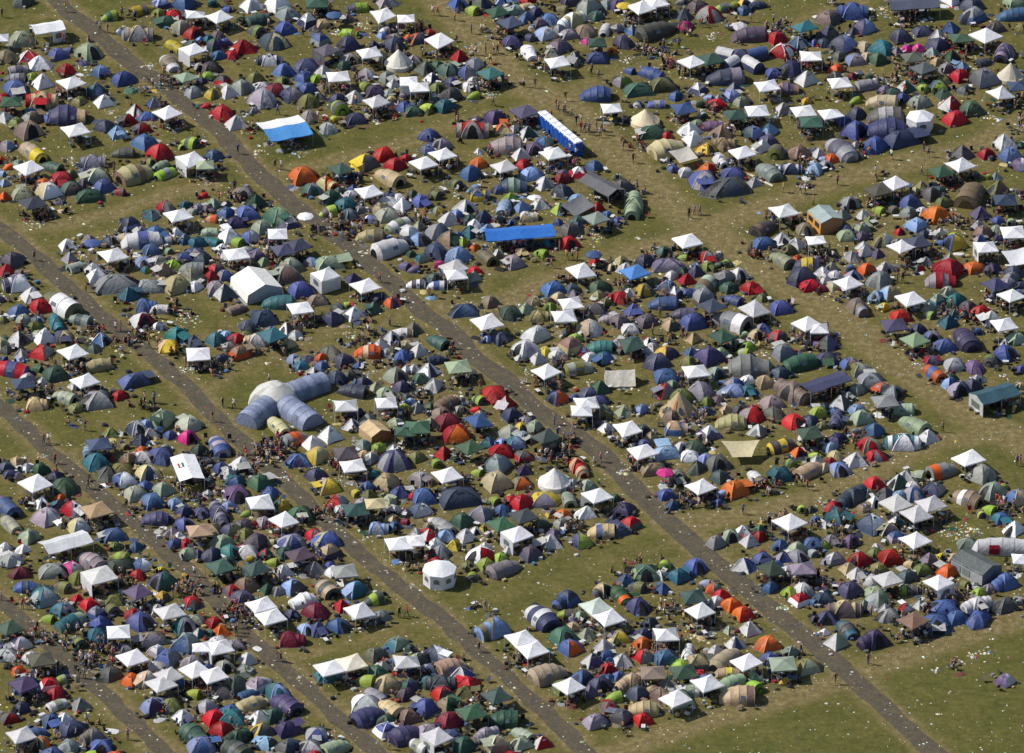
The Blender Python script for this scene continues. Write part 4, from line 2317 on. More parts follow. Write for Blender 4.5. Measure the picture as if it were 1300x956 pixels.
D 3 84 7 n
D 10 87 8 b
C 37 84 4
T 52 86 16 s 0
L 27 84 5
L 62 57 5
G -1 33 8 W
C 5 37 2
L 117 65 3
# tile 0 3
D 46 2 9 eG
C 50 6 2
H 55 9 1
H 27 18 1
H 31 18 1
H 35 30 1
H 36 36 1
H 57 46 1
D 87 12 14 nw
D 103 6 17 fs
D 120 9 16 sg
D 101 12 7 b
D 108 15 9 b
D 119 17 12 i
Z 95 20 10 W
G 63 20 18 n
D 61 33 16 c
T 56 25 8 l 90
D 70 14 9 e
C 72 24 3
D 79 22 8 B
D 90 25 8 o
D 82 31 12 Bk
D 78 37 12 e
D 68 40 12 k
D 102 28 15 b
D 105 24 8 g
D 127 25 11 f
C 122 45 10
D 79 44 14 bW
D 94 40 16 tnb
D 92 48 12 b
D 104 50 14 sk
D 86 53 14 s
D 97 58 15 b
F 98 68 17 n
D 117 64 12 n
D 117 72 12 b
D 109 77 10 g
C 86 62 4
C 127 55 8
D 128 64 9 n
G 126 75 18 t
D 114 80 9 W
D 119 84 10 r
D 107 84 11 b
D 72 79 15 b
D 73 86 8 e
D 86 86 9 b
G 61 62 23 t
C 64 70 9
D 50 74 14 tw
D 46 63 14 rW
D 37 59 9 c
D 38 55 8 o
C 21 57 6
D 29 68 17 gw
D 40 71 9 Wt
D 41 49 15 f
D 35 42 11 n
G 22 45 23 W
D 26 37 12 fk
D 12 41 7 nt
D 6 40 8 n
D 4 36 11 n
D 17 36 8 W
T 4 61 20 pb -40
T 7 72 16 s -40
D 18 80 14 s
D 15 87 9 W
D 3 86 8 W
L 26 29 4
L 15 29 4
Z 67 47 8 W
L 55 21 2
L 105 42 3
L 20 60 5
# tile 1 3
T 47 10 17 t -40
F 57 17 16 go 20
C 44 24 14
C 40 28 12
C 48 24 8
D 69 21 14 W
D 71 29 16 yt
D 60 32 13 bn
D 94 2 10 n
D 93 9 11 Wn
H 96 2 1
G 115 0 10 W
C 120 2 4
D 80 16 15 Wk
D 120 11 8 e
G 127 12 8 f
G 90 26 18 k
G 94 34 18 W
C 84 32 6
C 97 42 4
D 120 24 9 W
D 121 33 18 ng
D 107 40 8 c
D 101 27 6 t
D 71 41 14 n
D 78 48 15 ty
D 96 52 10 y
D 115 46 15 tB
D 114 54 9 e
D 124 52 12 b
D 84 58 12 rg
G 96 61 19 f
G 108 58 14 t
C 88 67 5
C 77 65 6
C 92 69 4
C 112 63 4
D 99 66 6 s
F 109 74 17 lg
D 120 73 10 b
D 127 70 8 m
D 128 64 7 g
G 124 83 19 W
L 103 80 4
F 9 22 18 bg -60
U 21 26 5 w
C 24 28 3
D 3 32 9 k
C 2 40 8
C 3 46 4
D 23 35 14 wk
D 11 37 11 b
D 15 40 11 w
D 20 45 11 bc
D 35 46 15 f
D 41 52 11 b
D 20 53 16 p
D 2 52 7 w
G 35 57 19 W
C 38 65 4
G 50 68 20 W
C 53 76 10
F 9 65 20 gn -60
D 26 65 8 G
D 24 73 13 k
D 30 72 5 r
D 49 60 11 fy
D 62 66 15 f
D 3 76 12 t
D 18 75 14 nty
D 11 84 16 s
D 32 84 15 k
D 70 79 12 rg
D 78 82 16 tb
D 55 84 18 gb
D 42 83 7 t
L 50 42 6
L 86 44 3
H 5 3 1
# tile 2 3
G 5 10 16 f S1
D 13 8 10 s
D 24 8 15 m
D 30 16 16 ro
D 20 2 14 B
G 44 5 19 b
C 37 9 2
D 65 3 13 nk
D 73 6 9 g
D 71 10 8 y
D 79 10 11 s
G 87 15 20 f
H 92 5 1
H 98 15 2
C 92 24 14
C 92 29 8
C 102 20 5
D 63 14 13 sk
D 67 21 12 cl
D 50 20 9 cb
D 58 26 14 rm
D 72 29 11 kr
D 73 38 10 n
D 71 46 12 Bo
G 38 22 20 f
D 31 28 8 f
D 22 27 12 r
D 5 29 11 e
D 17 33 11 G
G 24 40 21 W
D 7 43 14 gw
C 28 47 4
C 37 42 3
D 43 39 9 G
D 56 35 17 gk
D 55 46 18 tB
C 48 34 3
H 13 47 1
D 32 56 29 n
D 9 55 14 b
D 7 63 15 nw
D 3 54 6 r
D 54 57 11 G
D 65 56 9 r
D 71 59 15 r
D 59 63 11 b
D 46 66 14 gs
D 104 45 4 w
F 107 34 20 rt -60
H 121 29 1
H 117 32 1
D 85 56 14 yg
F 101 55 13 s -70
D 113 47 10 s
G 119 53 21 W
D 112 65 13 W
D 97 66 10 o
D 90 65 8 ky
D 78 53 8 fr
G 72 66 20 f
G 58 71 20 f
D 34 70 14 f
T 21 73 17 gs -30
D 13 73 8 B
D 2 72 5 m
D 4 78 10 w
D 12 80 12 wr
D 36 80 13 w
D 42 76 8 W
D 46 75 5 y
D 17 85 12 W
D 28 85 10 y
D 48 86 9 W
G 67 78 21 W
C 75 77 5
D 91 78 9 p
D 83 72 10 f
C 98 76 4
D 89 84 14 w
D 109 83 13 nG
F 123 76 18 tb
G 2 82 10 W
C 105 73 4
G 110 -2 14 W
D 124 3 9 e
D 120 8 5 n
D 125 11 10 W
L 80 28 4
L 3 49 5
# tile 3 3
D 18 3 17 lb
G 8 10 19 W
C 9 17 5
D 18 13 11 fn
Z 13 21 7 w
G 18 25 20 W
C 15 34 6
D 25 37 19 B
D 33 27 19 lb
F 38 11 20 tb
D 39 2 12 B
C 50 4 5
C 53 7 4
U 48 6 4 b
F 74 7 19 tB
D 91 13 12 wg
D 87 3 15 gr
D 101 1 12 k
D 114 7 15 r -50
D 124 6 10 n
G 124 13 18 f
C 122 20 5
D 61 15 15 Wp
D 51 23 13 f
D 52 20 4 r
Z 62 24 6 W
T 106 22 18 ky 15
D 117 26 10 or
D 127 28 8 G
D 112 33 11 fG
T 123 38 20 t 25
H 115 44 1
H 118 44 1
H 123 47 1
D 66 34 15 k
D 53 36 12 k
T 90 42 15 wB -50
D 105 41 14 cb
C 95 49 6
C 102 49 2
G 55 47 21 W
C 49 54 8
C 62 54 8
D 67 42 12 f
D 39 42 13 sk
U 32 46 8 i
D 33 53 12 b
D 38 60 10 b
D 75 51 17 o
D 69 52 8 l
D 66 58 6 b
C 45 57 5
H 82 62 1
D 6 63 14 n
D 1 55 5 f
D 10 72 14 rk
D 2 76 12 n
D 119 62 10 G
D 125 62 7 k
D 128 69 7 b
G 111 70 23 W
C 118 76 5
C 99 73 5
D 92 80 10 r
D 82 76 9 W
D 74 80 12 s
D 64 84 12 g
D 126 84 11 b
D 105 85 10 b
C 108 66 3
L 5 39 3
# tile 4 3
F 11 5 16 p 70
D 2 9 7 e
D 27 5 14 sf
D 11 18 13 n
D 23 13 9 g
C 22 17 6
D 35 13 13 b
D 32 22 15 rs
D 36 29 12 rg
T 50 3 16 sg -30
T 60 9 21 sk -30
F 53 20 24 cWt
D 69 17 13 w
H 78 10 1
D 10 28 9 t
D 23 32 14 wl
D 13 37 14 lg
D 3 36 10 t
D 1 20 5 k
G 95 29 22 W
D 103 41 17 s
T 78 38 21 go 15
D 63 41 13 sG
D 55 42 10 w
D 35 47 13 r
D 50 46 14 wf
D 42 53 13 p
D 60 53 13 gb
D 73 50 13 ng
F 21 54 23 nb 30
D 9 61 10 r
D 28 61 9 Bw
G 49 59 22 w
G 71 58 21 w
G 62 64 22 w
C 67 72 8
C 76 68 6
D 49 69 10 Wc
D 11 67 16 cB
D 2 70 8 b
D 4 72 6 w
D 33 73 18 nW
C 18 75 6
D 20 83 12 p
D 8 82 10 g
D 3 85 8 nG
G 61 81 22 W
D 49 80 11 bg
D 36 86 6 W
F 94 55 20 BW -20
D 111 51 16 gk
D 117 48 9 G
D 126 56 14 bt
D 103 65 9 Gk
D 108 63 12 G
D 116 68 12 cb
D 124 75 13 W
C 114 60 5
C 123 62 5
D 94 85 12 s
H 128 30 1
H 16 48 1
H 125 31 1
L 84 78 10
L 95 76 8
L 2 58 4
# tile 0 4
D 7 8 15 gw
D 14 16 11 m
D 3 2 10 w
F 18 24 15 nbk
D 33 15 15 s
D 46 13 13 iw
F 56 7 19 gk -30
D 50 19 13 e
D 77 6 14 eG
D 76 12 16 f
D 87 2 11 b
D 91 11 13 bW
D 102 14 8 y
D 104 22 18 nfW
G 63 17 25 w S
C 66 25 8
C 78 19 6
D 40 25 14 ek
G 87 27 20 p
C 90 38 4
D 76 28 8 sc
D 103 31 10 yk
C 118 24 14
C 114 28 5
D 122 35 12 rk
G 109 40 22 w
D 57 36 12 r
D 71 39 14 ek
D 29 32 17 cg
C 19 33 5
D 40 39 15 cg
D 42 35 8 t
D 31 45 11 G
T 45 47 20 sc 30
D 64 48 13 b
D 62 56 13 c
D 50 60 14 ef
C 50 52 8
G 76 53 16 W HALF
D 89 47 17 b
D 97 58 20 Bg
D 115 50 15 cg
D 128 54 9 wc
D 117 61 17 bg
D 123 74 15 gs
G 6 50 20 f Y
D 13 61 14 gw
D 5 68 12 gw
Z 19 67 8 t
G 26 70 20 k
C 30 78 8
D 12 78 10 o
D 2 63 6 n
C 30 56 8
C 24 57 4
C 62 65 12
C 60 72 12
C 56 70 6
D 79 64 10 bg
G 84 69 22 W
C 90 77 8
C 76 74 3
D 106 71 16 bg
D 71 80 14 k
D 87 84 12 o
D 104 82 13 wB
D 118 85 8 b
G 129 62 9 W
H 50 79 1
H 54 79 1
H 2 30 1
D 38 84 11 sG
Z 44 81 7 g
C 9 69 6
C 18 80 4
D 119 4 11 s
D 127 4 9 n
L 66 34 3
L 82 38 4
L 40 10 3
# tile 1 4
D 3 4 14 n
D 16 3 14 c
G 9 11 20 f
G 33 12 20 f
D 29 7 9 y
D 38 4 9 rc
D 43 9 10 G
D 50 15 12 wg
G 60 3 20 k
C 70 5 8
C 17 17 6
C 44 20 8
D 79 3 16 tn
D 70 14 14 g
D 80 11 8 b
G 89 14 18 g
D 96 27 16 lc
F 77 25 18 tk -40
D 27 24 15 B
D 17 27 11 kr
D 24 32 15 nb
D 40 26 10 f
D 56 25 15 lk
F 62 33 18 W 15
C 44 44 6
C 26 42 10
C 22 38 4
C 18 40 6
D 55 42 10 n
D 70 40 16 m
D 87 37 12 r
G 98 39 21 W
C 104 46 6
D 108 33 16 kG
D 112 43 12 g
D 64 51 10 l
D 72 52 13 b
D 85 49 14 b
F 54 58 21 mk 0
D 6 47 11 r
D 11 53 12 o
D 1 54 7 c
H 21 50 1
H 19 52 1
G 8 62 20 W S
D 20 61 11 gk
D 27 71 12 wg
D 13 76 13 g
D 4 82 12 kc
D 0 73 3 g
C 9 70 3
C 96 80 5
D 83 81 19 c
D 108 68 14 kf
D 113 75 11 w
D 108 81 14 fk
D 122 61 15 cs
U 119 54 5 b
G 128 71 18 w
D 120 71 6 b
D 125 85 7 B
H 46 68 1
H 49 69 1
H 124 40 1
H 128 40 1
L 46 54 4
L 60 82 2
C 6 26 3
G 124 0 6 W
# tile 2 4
D 20 2 11 g
D 31 2 11 y
D 37 11 10 e
D 40 18 12 Gk
D 46 5 18 Wr
T 60 13 22 g 20
D 64 1 8 w
D 77 4 14 knt
D 90 0 14 w
D 110 0 10 n
C 2 13 4
D 12 5 5 o
L 2 24 3
Z 38 38 5 b
C 53 40 2
F 100 32 22 nby 30
T 100 41 12 Gk 0
F 123 26 18 tk 30
F 84 44 24 nw -40
F 54 51 28 lBb 20
C 79 72 6
C 69 71 6
D 98 57 18 f
D 104 49 9 t
D 104 47 6 p
D 112 55 12 st
D 102 64 14 bon
D 123 62 12 wg
D 116 72 14 wb
D 128 59 5 t
D 127 71 8 b
F 88 80 24 t 15
D 110 83 14 bn
D 127 82 7 b
D 120 81 4 m
F 26 75 20 t 15
D 15 67 15 nW
D 10 67 6 w
G 5 70 18 s
C 6 78 8
D 34 83 15 wb
D 14 85 8 c
D 0 63 5 f
H 44 63 1
C 118 47 4
L 72 70 5
L 15 8 1
# tile 3 4
D 20 16 15 fs
D 32 11 13 G
D 41 18 14 c
D 51 12 14 b
C 11 13 5
D 7 21 12 nb
D 15 25 14 ek
D 31 26 10 b
F 4 29 16 fo -45
D 15 37 14 n
D 22 47 10 n
G 50 30 18 f
G 54 39 20 W
C 57 47 8
G 33 54 17 W HALFY
C 32 62 6
D 58 22 9 gl
D 63 25 9 os
D 68 30 11 r
D 74 36 13 o
D 82 42 13 or
D 86 52 13 w
D 73 52 8 s
C 36 35 3
C 35 40 4
C 47 48 5
D 9 57 8 n
D 3 57 13 gy
D 18 61 12 o
D 19 69 12 rg
D 18 55 12 n
D 32 70 14 b
D 5 72 13 wl
D 4 82 10 b
F 47 67 16 w 80
D 64 65 11 w
D 77 61 13 wb
Z 56 57 8 t
T 71 71 24 t 35
T 73 81 16 ty 0
G 85 73 21 W HANG
C 88 81 5
D 98 61 13 o
D 112 66 11 s
D 99 70 12 b
G 107 73 18 s
D 122 76 15 es
C 113 79 5
G 27 79 16 B
G 45 80 20 f
D 53 74 16 tk
D 55 83 8 or
D 88 84 10 s
D 108 84 6 y
H 119 64 1
C 8 78 3
C 12 70 4
D 82 11 14 wb
D 94 8 14 bn
D 99 25 11 b
G 100 12 20 f
G 119 12 18 g
C 124 19 8
C 113 18 3
D 116 5 12 g
D 126 3 10 g
D 118 33 14 rW
D 126 34 7 b
D 128 45 7 k
L 50 55 5
L 62 54 6
L 34 40 4
L 75 12 3
L 108 38 4
# tile 4 4
D 2 2 14 n
D 10 7 14 wg
D 26 8 14 r
D 25 3 8 g
D 35 3 11 e
D 45 7 15 r
D 57 10 9 t
D 56 18 14 k
D 38 13 11 e
D 24 17 12 w
G 40 20 20 w
D 20 27 16 n
D 14 24 7 bo
D 3 32 12 n
D 37 33 16 gs
D 39 28 12 s
D 70 9 14 gB
D 66 14 11 e
D 78 5 6 y
D 85 15 14 o
F 119 21 22 b 20
D 93 23 11 ek
D 97 23 8 kg
G 76 21 20 W
C 72 29 5
C 86 28 5
C 83 33 4
T 57 26 10 Gk 0
D 1 21 8 k
C 5 23 4
D 64 36 10 wg
D 55 38 9 rW
C 70 40 4
F 16 39 24 tk 0
D 4 45 13 n
F 18 51 16 ck -50
D 45 43 12 gk
G 60 45 22 B
C 56 52 5
C 62 54 5
D 75 48 15 b
D 80 38 15 b
D 87 45 13 b
D 101 45 14 b
F 100 36 22 wg 15
D 118 37 15 k
D 127 34 8 gf
F 36 58 25 n 15
D 8 60 15 ws
D 3 53 6 W
U 28 48 4 W
D 118 84 12 pw
H 31 70 1
H 10 83 1
C 87 74 3
L 74 78 3
L 90 73 4
L 105 66 4
L 98 68 3
G 129 6 3 W
C 36 37 3
C 67 2 4
C 51 2 3
"""

# ------------------------------------------------------------------ what stands where
# one line per thing, read off the photograph: kind, x, y, size (units of 2 photograph pixels inside a 260 x 174 tile), colours, turn
ITEMS = []
def parse():
    tx = ty = 0
    for line in DATA.splitlines():
        p = line.split()
        if not p: continue
        if p[0] == '#':
            tx, ty = int(p[2]) * 260, int(p[3]) * 174
            continue
        k = p[0]
        x, y, s = tx + float(p[1]) * 2, ty + float(p[2]) * 2, float(p[3])
        c = p[4] if len(p) > 4 else 'g'
        ang = 0.0
        if len(p) > 5:
            try: ang = float(p[5])
            except ValueError: pass
        ITEMS.append([k, x, y, s, c, ang, p[5:]])
parse()
rngG = random.Random(77)
# the camp goes on past the lower edge of the photograph
cols_seen = [i[4] for i in ITEMS if i[0] == 'D' and i[3] >= 9]
TRACK_PTS = np.array([q for p, t in zip(TRACKP, TRACKS) if t[2] > .5 for q in p])
for py in (868, 882, 897, 913, 930, 948, 966):
    px = -10 + rngG.uniform(0, 20)
    while px < 1310:
        px += rngG.uniform(22, 46)
        X, Y = px + rngG.uniform(-6, 6), py + rngG.uniform(-5, 5)
        gx, gy = ground_at(X, Y)
        if near_road(gx, gy) < 3.4 or np.min(np.hypot(TRACK_PTS[:, 0] - gx, TRACK_PTS[:, 1] - gy)) < 3.6:
            continue
        tl = 1105 - (Y - 850) * 3.05     # beyond the last track the field is empty
        if X > tl - 20 or (X > 620 and Y < 866):
            continue
        u = rngG.random()
        if u < .66: ITEMS.append(['D', X, Y, rngG.uniform(11, 17), rngG.choice(cols_seen), 0.0, []])
        elif u < .8: ITEMS.append(['G', X, Y - 14, rngG.uniform(20, 22), rngG.choice('WWWWWwfn'), 0.0, []])
        elif u < .9: ITEMS.append(['T', X, Y, rngG.uniform(14, 20), rngG.choice(['sw', 'gk', 't', 'b', 'ng']), rngG.choice([-30, 0, 20]), []])
        else: ITEMS.append(['F', X, Y, rngG.uniform(18, 24), rngG.choice(['gB', 'n', 'tB', 'fk']), rngG.choice([-30, 0, 20]), []])
        if rngG.random() < .35: ITEMS.append(['C', X + 12, Y + 3, rngG.randint(2, 5), 'g', 0.0, []])

ZREF = {'D': .28, 'T': .4, 'F': .5, 'G': 2.05, 'U': .2, 'Z': .08, 'C': .3, 'H': .8, 'L': 0}
POPUP = {'G', 'Gk', 'Gf', 'Gs', 'kG', 'fG', 'ek', 'eG', 'GE', 'ke', 'ef', 'Gy', 'Ge', 'sG'}
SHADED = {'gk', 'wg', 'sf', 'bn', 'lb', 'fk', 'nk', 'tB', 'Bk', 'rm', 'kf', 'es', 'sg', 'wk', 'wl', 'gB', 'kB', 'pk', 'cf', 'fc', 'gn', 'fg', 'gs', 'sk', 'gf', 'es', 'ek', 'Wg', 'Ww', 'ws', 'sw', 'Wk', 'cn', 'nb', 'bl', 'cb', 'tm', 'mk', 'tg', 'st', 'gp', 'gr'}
things = []      # dicts for everything tent-like
people_spots, litter_spots = [], []
def seen_before(n, k, x, y, c):
    # a thing cut by a tile edge was noted in both tiles
    for m in range(n):
        q = ITEMS[m]
        if q[0] in 'DTFG' and (int(q[1] // 260), int(q[2] // 174)) != (int(x // 260), int(y // 174)):
            d = math.hypot(q[1] - x, q[2] - y)
            if (k == 'G' and q[0] == 'G' and d < 16) or (k in 'DTF' and q[0] in 'DTF' and q[4][0] == c[0] and d < 11):
                return True
    return False
for n, (k, x, y, s, c, ang, extra) in enumerate(ITEMS):
    if k in 'DTFG' and (min(x % 260, 260 - x % 260) < 16 or min(y % 174, 174 - y % 174) < 16) and seen_before(n, k, x, y, c):
        continue
    gx, gy = ground_at(x, y, ZREF[k])
    sc_ = scale_at(y)
    if k in 'CH':
        people_spots.append((k, gx, gy, max(1, round(s * (.78 if k == 'C' else 1))), sc_))
        continue
    if k == 'L':
        litter_spots.append((gx, gy, s * 2 / sc_))
        continue
    wm = s * 2 / sc_
    c = ''.join(q if q in PAL else 'e' for q in c)
    kind = {'D': 'dome', 'T': 'tunnel', 'F': 'family', 'G': 'gazebo', 'U': 'slump' if s >= 10 else 'parasol', 'Z': 'sheet'}[k]
    rr = random.Random(n * 7 + 3)
    if kind == 'dome':
        if c in POPUP: kind = 'popup'
        elif c[0] in 'Ww' and len(c) < 3 and s <= 15: kind = 'peaked'
        elif s <= 14 and rr.random() < .13: kind = 'peaked'
        elif s <= 10 and rr.random() < .25: kind = 'popup'
    if kind == 'parasol' and s < 6:
        continue
    things.append(dict(kind=kind, x=gx, y=gy, w=wm, c=c, ang=ang, n=n, px=x, py=y, extra=extra, spx=s * 2, fixed=False,
                       r={'gazebo': 1.0, 'sheet': .2, 'parasol': .4}.get(kind, .36 * wm)))

# ------------------------------------------------------------------ one-off things
SPECIAL = []
def special(name, cat, label, short, px, py, z, rz, parts, r, group=None):
    gx, gy = ground_at(px, py, z)
    SPECIAL.append(dict(kind='special', name=name, cat=cat, label=label, short=short, x=gx, y=gy, rz=R(rz), parts=parts, r=r, group=group, fixed=True, px=px, py=py))
    return gx, gy

def specials():
    r = random.Random(4)
    W, w, g = col('W'), col('w'), col('g')
    wgl = lin((96, 104, 100))
    special('party_marquee', 'marquee', 'white gabled party marquee with an arched window, standing alone beside the service road', 'lone white marquee', 60, 33, 2.1, 20,
            gable_parts(4.6, 3.1, 1.95, 2.5, W, r, walls=(0, 0, 0, 1), windows=((3, .28, .68, .8, 1.5, wgl),)) +
            [('wall', MB().rings([[(.3, -1.53, .02), (1.0, -1.55, .02), (1.7, -1.52, .02), (2.27, -1.54, .02)], [(.3, -1.51, 1.8), (1.0, -1.51, 1.8), (1.7, -1.51, 1.8), (2.27, -1.51, 1.8)]], lin((206, 208, 216)), cap_top=False, closed=False), 'canopy',
              [('window', MB().add([(.75, -1.6, .7), (1.8, -1.6, .7), (1.8, -1.6, 1.4), (1.28, -1.6, 1.58), (.75, -1.6, 1.4)], [(0, 1, 2, 3, 4)], wgl), 'window')])], 2.2)
    special('double_canopy', 'canopy', 'large canopy with a white back slope and a bright sky blue front slope', 'white and blue canopy', 361, 161, 2.1, 22,
            gable_parts(6.3, 6.0, 1.9, 2.35, W, r, roof_c2=lin((78, 142, 206)), leg_c=g), 3.0)
    special('long_canopy', 'canopy', 'long charcoal canopy over a crowd, cut by the top edge of the photo', 'long charcoal canopy', 1160, 3, 2.1, 8,
            gable_parts(7.2, 3.2, 1.95, 2.5, col('v'), r), 3.0)
    special('double_canopy', 'canopy', 'sagging double canopy of dark grey fabric beside the wide dirt track', 'sagging dark grey canopy', 764, 233, 2.05, -49,
            gable_parts(6.2, 3.1, 1.9, 2.45, lin((98, 98, 102)), r), 2.6)
    special('tarp_awning', 'tarp', 'flat grey tarpaulin slung low between poles behind a red dome', 'low grey tarpaulin', 734, 261, 1.2, 48,
            awning_parts(4.4, 4.2, 2.6, 1.7, .8, lin((132, 132, 134)), r), 1.8)
    special('long_canopy', 'canopy', 'long bright blue canopy with open sides over dark clutter', 'long bright blue canopy', 659, 293, 2.15, 9,
            gable_parts(9.4, 3.5, 1.95, 2.5, lin((50, 112, 196)), r, leg_c=lin((110, 140, 180))), 3.6)
    special('frame_tent', 'frame tent', 'orange frame tent with a pale blue-grey roof and dark windows', 'orange frame tent', 1048, 270, 2.0, -65,
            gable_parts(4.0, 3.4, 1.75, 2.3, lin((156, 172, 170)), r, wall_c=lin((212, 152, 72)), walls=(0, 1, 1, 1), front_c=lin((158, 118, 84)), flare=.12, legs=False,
                        windows=((2, .1, .42, .7, 1.4, lin((50, 54, 58))), (2, .58, .88, .7, 1.4, lin((50, 60, 74))))), 2.4)
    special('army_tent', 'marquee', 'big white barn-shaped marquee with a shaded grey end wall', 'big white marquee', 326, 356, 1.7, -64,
            gable_parts(5.6, 5.0, 1.45, 2.5, lin((236, 235, 230)), r, walls=(0, 1, 0, 1), front_c=lin((158, 162, 172)), wall_c=lin((190, 192, 196)), barn=True, legs=False), 3.2)  # front_c greys the white end wall, its shade put into the colour
    special('long_canopy', 'canopy', 'long flat navy canopy with its edge over a charcoal tent', 'flat navy canopy', 1048, 484, 2.05, 33,
            gable_parts(6.6, 2.8, 2.0, 2.2, col('n'), r), 2.4)
    special('pavilion', 'canopy', 'slate teal canopy with pale curtains tied at its near end', 'slate teal canopy', 1263, 498, 2.1, 29,
            gable_parts(5.8, 3.5, 1.95, 2.55, lin((58, 88, 100)), r, walls=(0, 1, 0, 0), wall_c=lin((182, 186, 186)), windows=((1, .2, .75, .6, 1.5, wgl),)), 2.6)
    special('double_canopy', 'canopy', 'white double canopy with a small green, white and red flag on its roof', 'flagged white canopy', 238, 592, 2.15, -76,
            gable_parts(6.2, 3.2, 1.95, 2.3, W, r), 2.4)
    special('long_canopy', 'canopy', 'long off-white canopy beside a cream gazebo at the service road', 'long off-white canopy', 83, 686, 2.1, 29,
            gable_parts(6.2, 3.3, 1.9, 2.4, lin((206, 208, 212)), r), 2.6)
    special('tunnel_tent', 'tunnel tent', 'long pale grey tunnel tent with a dark red side panel, at the photo edge', 'pale tunnel with red panel', 1272, 693, .8, -3,
            tunnel_parts(6.0, 2.4, 1.9, lin((190, 190, 192)), lin((190, 190, 192)), r, profile=[.8, .95, 1, .95, .9], window=False) +
            [('side_panel', MB().rings([[(-1.6, -1.24, .25), (-.3, -1.24, .25)], [(-1.6, -1.18, 1.0), (-.3, -1.18, 1.0)], [(-1.6, -.95, 1.45), (-.3, -.95, 1.45)]], lin((140, 24, 40)), cap_top=False, closed=False), 'fabric')], 2.2)
    special('double_canopy', 'canopy', 'white double canopy with two peaks beside the crowded service road', 'twin-peaked white canopy', 338, 773, 2.15, -63, twin(W, W, r), 2.6)
    special('double_canopy', 'canopy', 'joined pair of canopies, one white and one cream, above a teal tent', 'white and cream canopy', 432, 842, 2.15, 26, twin(W, lin((232, 222, 202)), r), 2.6)
    special('double_canopy', 'canopy', 'white double canopy stepping down to a bicycle heap, above a big tan tent', 'white double canopy', 669, 815, 2.15, -61, twin(W, W, r), 2.6)
    special('double_canopy', 'canopy', 'double canopy with one pale green-grey and one white peak', 'grey and white canopy', 765, 775, 2.15, -58, twin(lin((196, 206, 198)), W, r), 2.4)
    special('frame_tent', 'frame tent', 'large grey frame tent with pale windowed side walls behind a blue tent', 'large grey frame tent', 1240, 712, 1.9, -47,
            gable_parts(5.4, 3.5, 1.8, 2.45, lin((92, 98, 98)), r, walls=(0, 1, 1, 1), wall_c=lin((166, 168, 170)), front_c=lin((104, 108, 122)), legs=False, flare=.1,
                        windows=((2, .04, .3, .5, 1.45, lin((120, 136, 148))), (2, .35, .6, .5, 1.45, lin((120, 128, 124))))), 2.6)
    # ridge tent hung like a sheet
    special('ridge_tent', 'ridge tent', 'old cream canvas ridge tent above a pile of white rubbish', 'cream ridge tent', 787, 478, .95, 4,
            gable_parts(3.9, 2.9, .35, 2.0, lin((228, 222, 206)), r, walls=(0, 1, 0, 1), wall_c=lin((196, 190, 172)), legs=False), 1.7)
    special('tarp_awning', 'tarp', 'tan tarpaulin stretched as a trapezium between four poles', 'stretched tan tarpaulin', 941, 570, 1.5, 3,
            awning_parts(5.0, 2.5, 2.7, 2.0, 1.1, lin((204, 192, 156)), r), 1.8)
    special('tarp_awning', 'tarp', 'off-white awning sheet with a scalloped edge beside a salmon family tent', 'scalloped awning', 868, 197, 1.5, 30,
            awning_parts(3.3, 3.0, 2.8, 1.9, 1.3, lin((200, 194, 184)), r), 1.6)
    special('tarp_awning', 'tarp', 'crooked white canopy sheet with one side dropped, at the right photo edge', 'crooked white sheet', 1291, 327, 1.5, 20,
            awning_parts(3.4, 3.0, 3.0, 2.0, 1.2, W, r), 1.5)
    for px, py, rr, h, c, lab, sh in ((506, 75, 2.05, 2.7, lin((218, 214, 204)), 'pale canvas bell tent with a pointed crown below a white gazebo', 'pale bell tent'),
                                     (819, 148, 2.05, 2.3, lin((226, 208, 176)), 'cream scalloped bell tent standing in front of the toilet queue track', 'cream bell tent'),
                                     (1283, 92, 1.9, 2.7, lin((202, 194, 176)), 'cream bell tent near the photo edge, next to a navy canopy', 'edge bell tent'),
                                     (704, 606, 2.1, 2.5, lin((224, 222, 222)), 'white round bell tent with a low wall, between a gazebo and a red dome', 'white bell tent')):
        special('bell_tent', 'bell tent', lab, sh, px, py, 1.1, r.uniform(0, 30), bell_parts(rr, h, c, r), 1.8, 'bell tents scattered over the camp')
    special('tipi', 'tipi', 'patched tan tipi with faded painted panels behind a blue and cream tent', 'patched tipi', 862, 514, 1.2, 0,
            bell_parts(2.6, 3.2, lin((176, 156, 124)), r, wall=.12, n=12, patch=[(R(200), .85, .6, lin((60, 64, 58))), (R(220), .8, .55, lin((70, 78, 80))), (R(245), .6, .3, lin((190, 120, 70))), (R(275), .7, .5, lin((60, 70, 100)))]), 2.2)
    for px, py, n, rr, lab, sh in ((1168, 152, 6, 1.95, 'white six-sided pavilion with walls and arched windows, seen beside red tents', 'six-sided white pavilion'),
                                   (558, 727, 8, 2.1, 'white eight-sided pavilion with windowed walls on the open grass', 'eight-sided white pavilion')):
        special('pavilion', 'pavilion', lab, sh, px, py, 1.4, 12, poly_pavilion(n, rr, W, r), 1.9)
    special('pavilion', 'pavilion', 'closed white square pavilion with a peaked roof next to the big white marquee', 'closed white pavilion', 413, 352, 1.5, 33,
            gazebo_parts(3.0, W, random.Random(2), side_wall=(1, 2, 3), wall_c=lin((196, 198, 202))), 1.7)
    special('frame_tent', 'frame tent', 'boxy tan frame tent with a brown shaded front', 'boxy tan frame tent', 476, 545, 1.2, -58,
            gable_parts(3.2, 2.9, 1.3, 1.95, lin((200, 176, 136)), r, walls=(0, 1, 1, 1), wall_c=lin((178, 154, 116)), front_c=lin((128, 88, 56)), legs=False, flare=.1), 1.7)  # shade of the front end is mixed into its darker brown
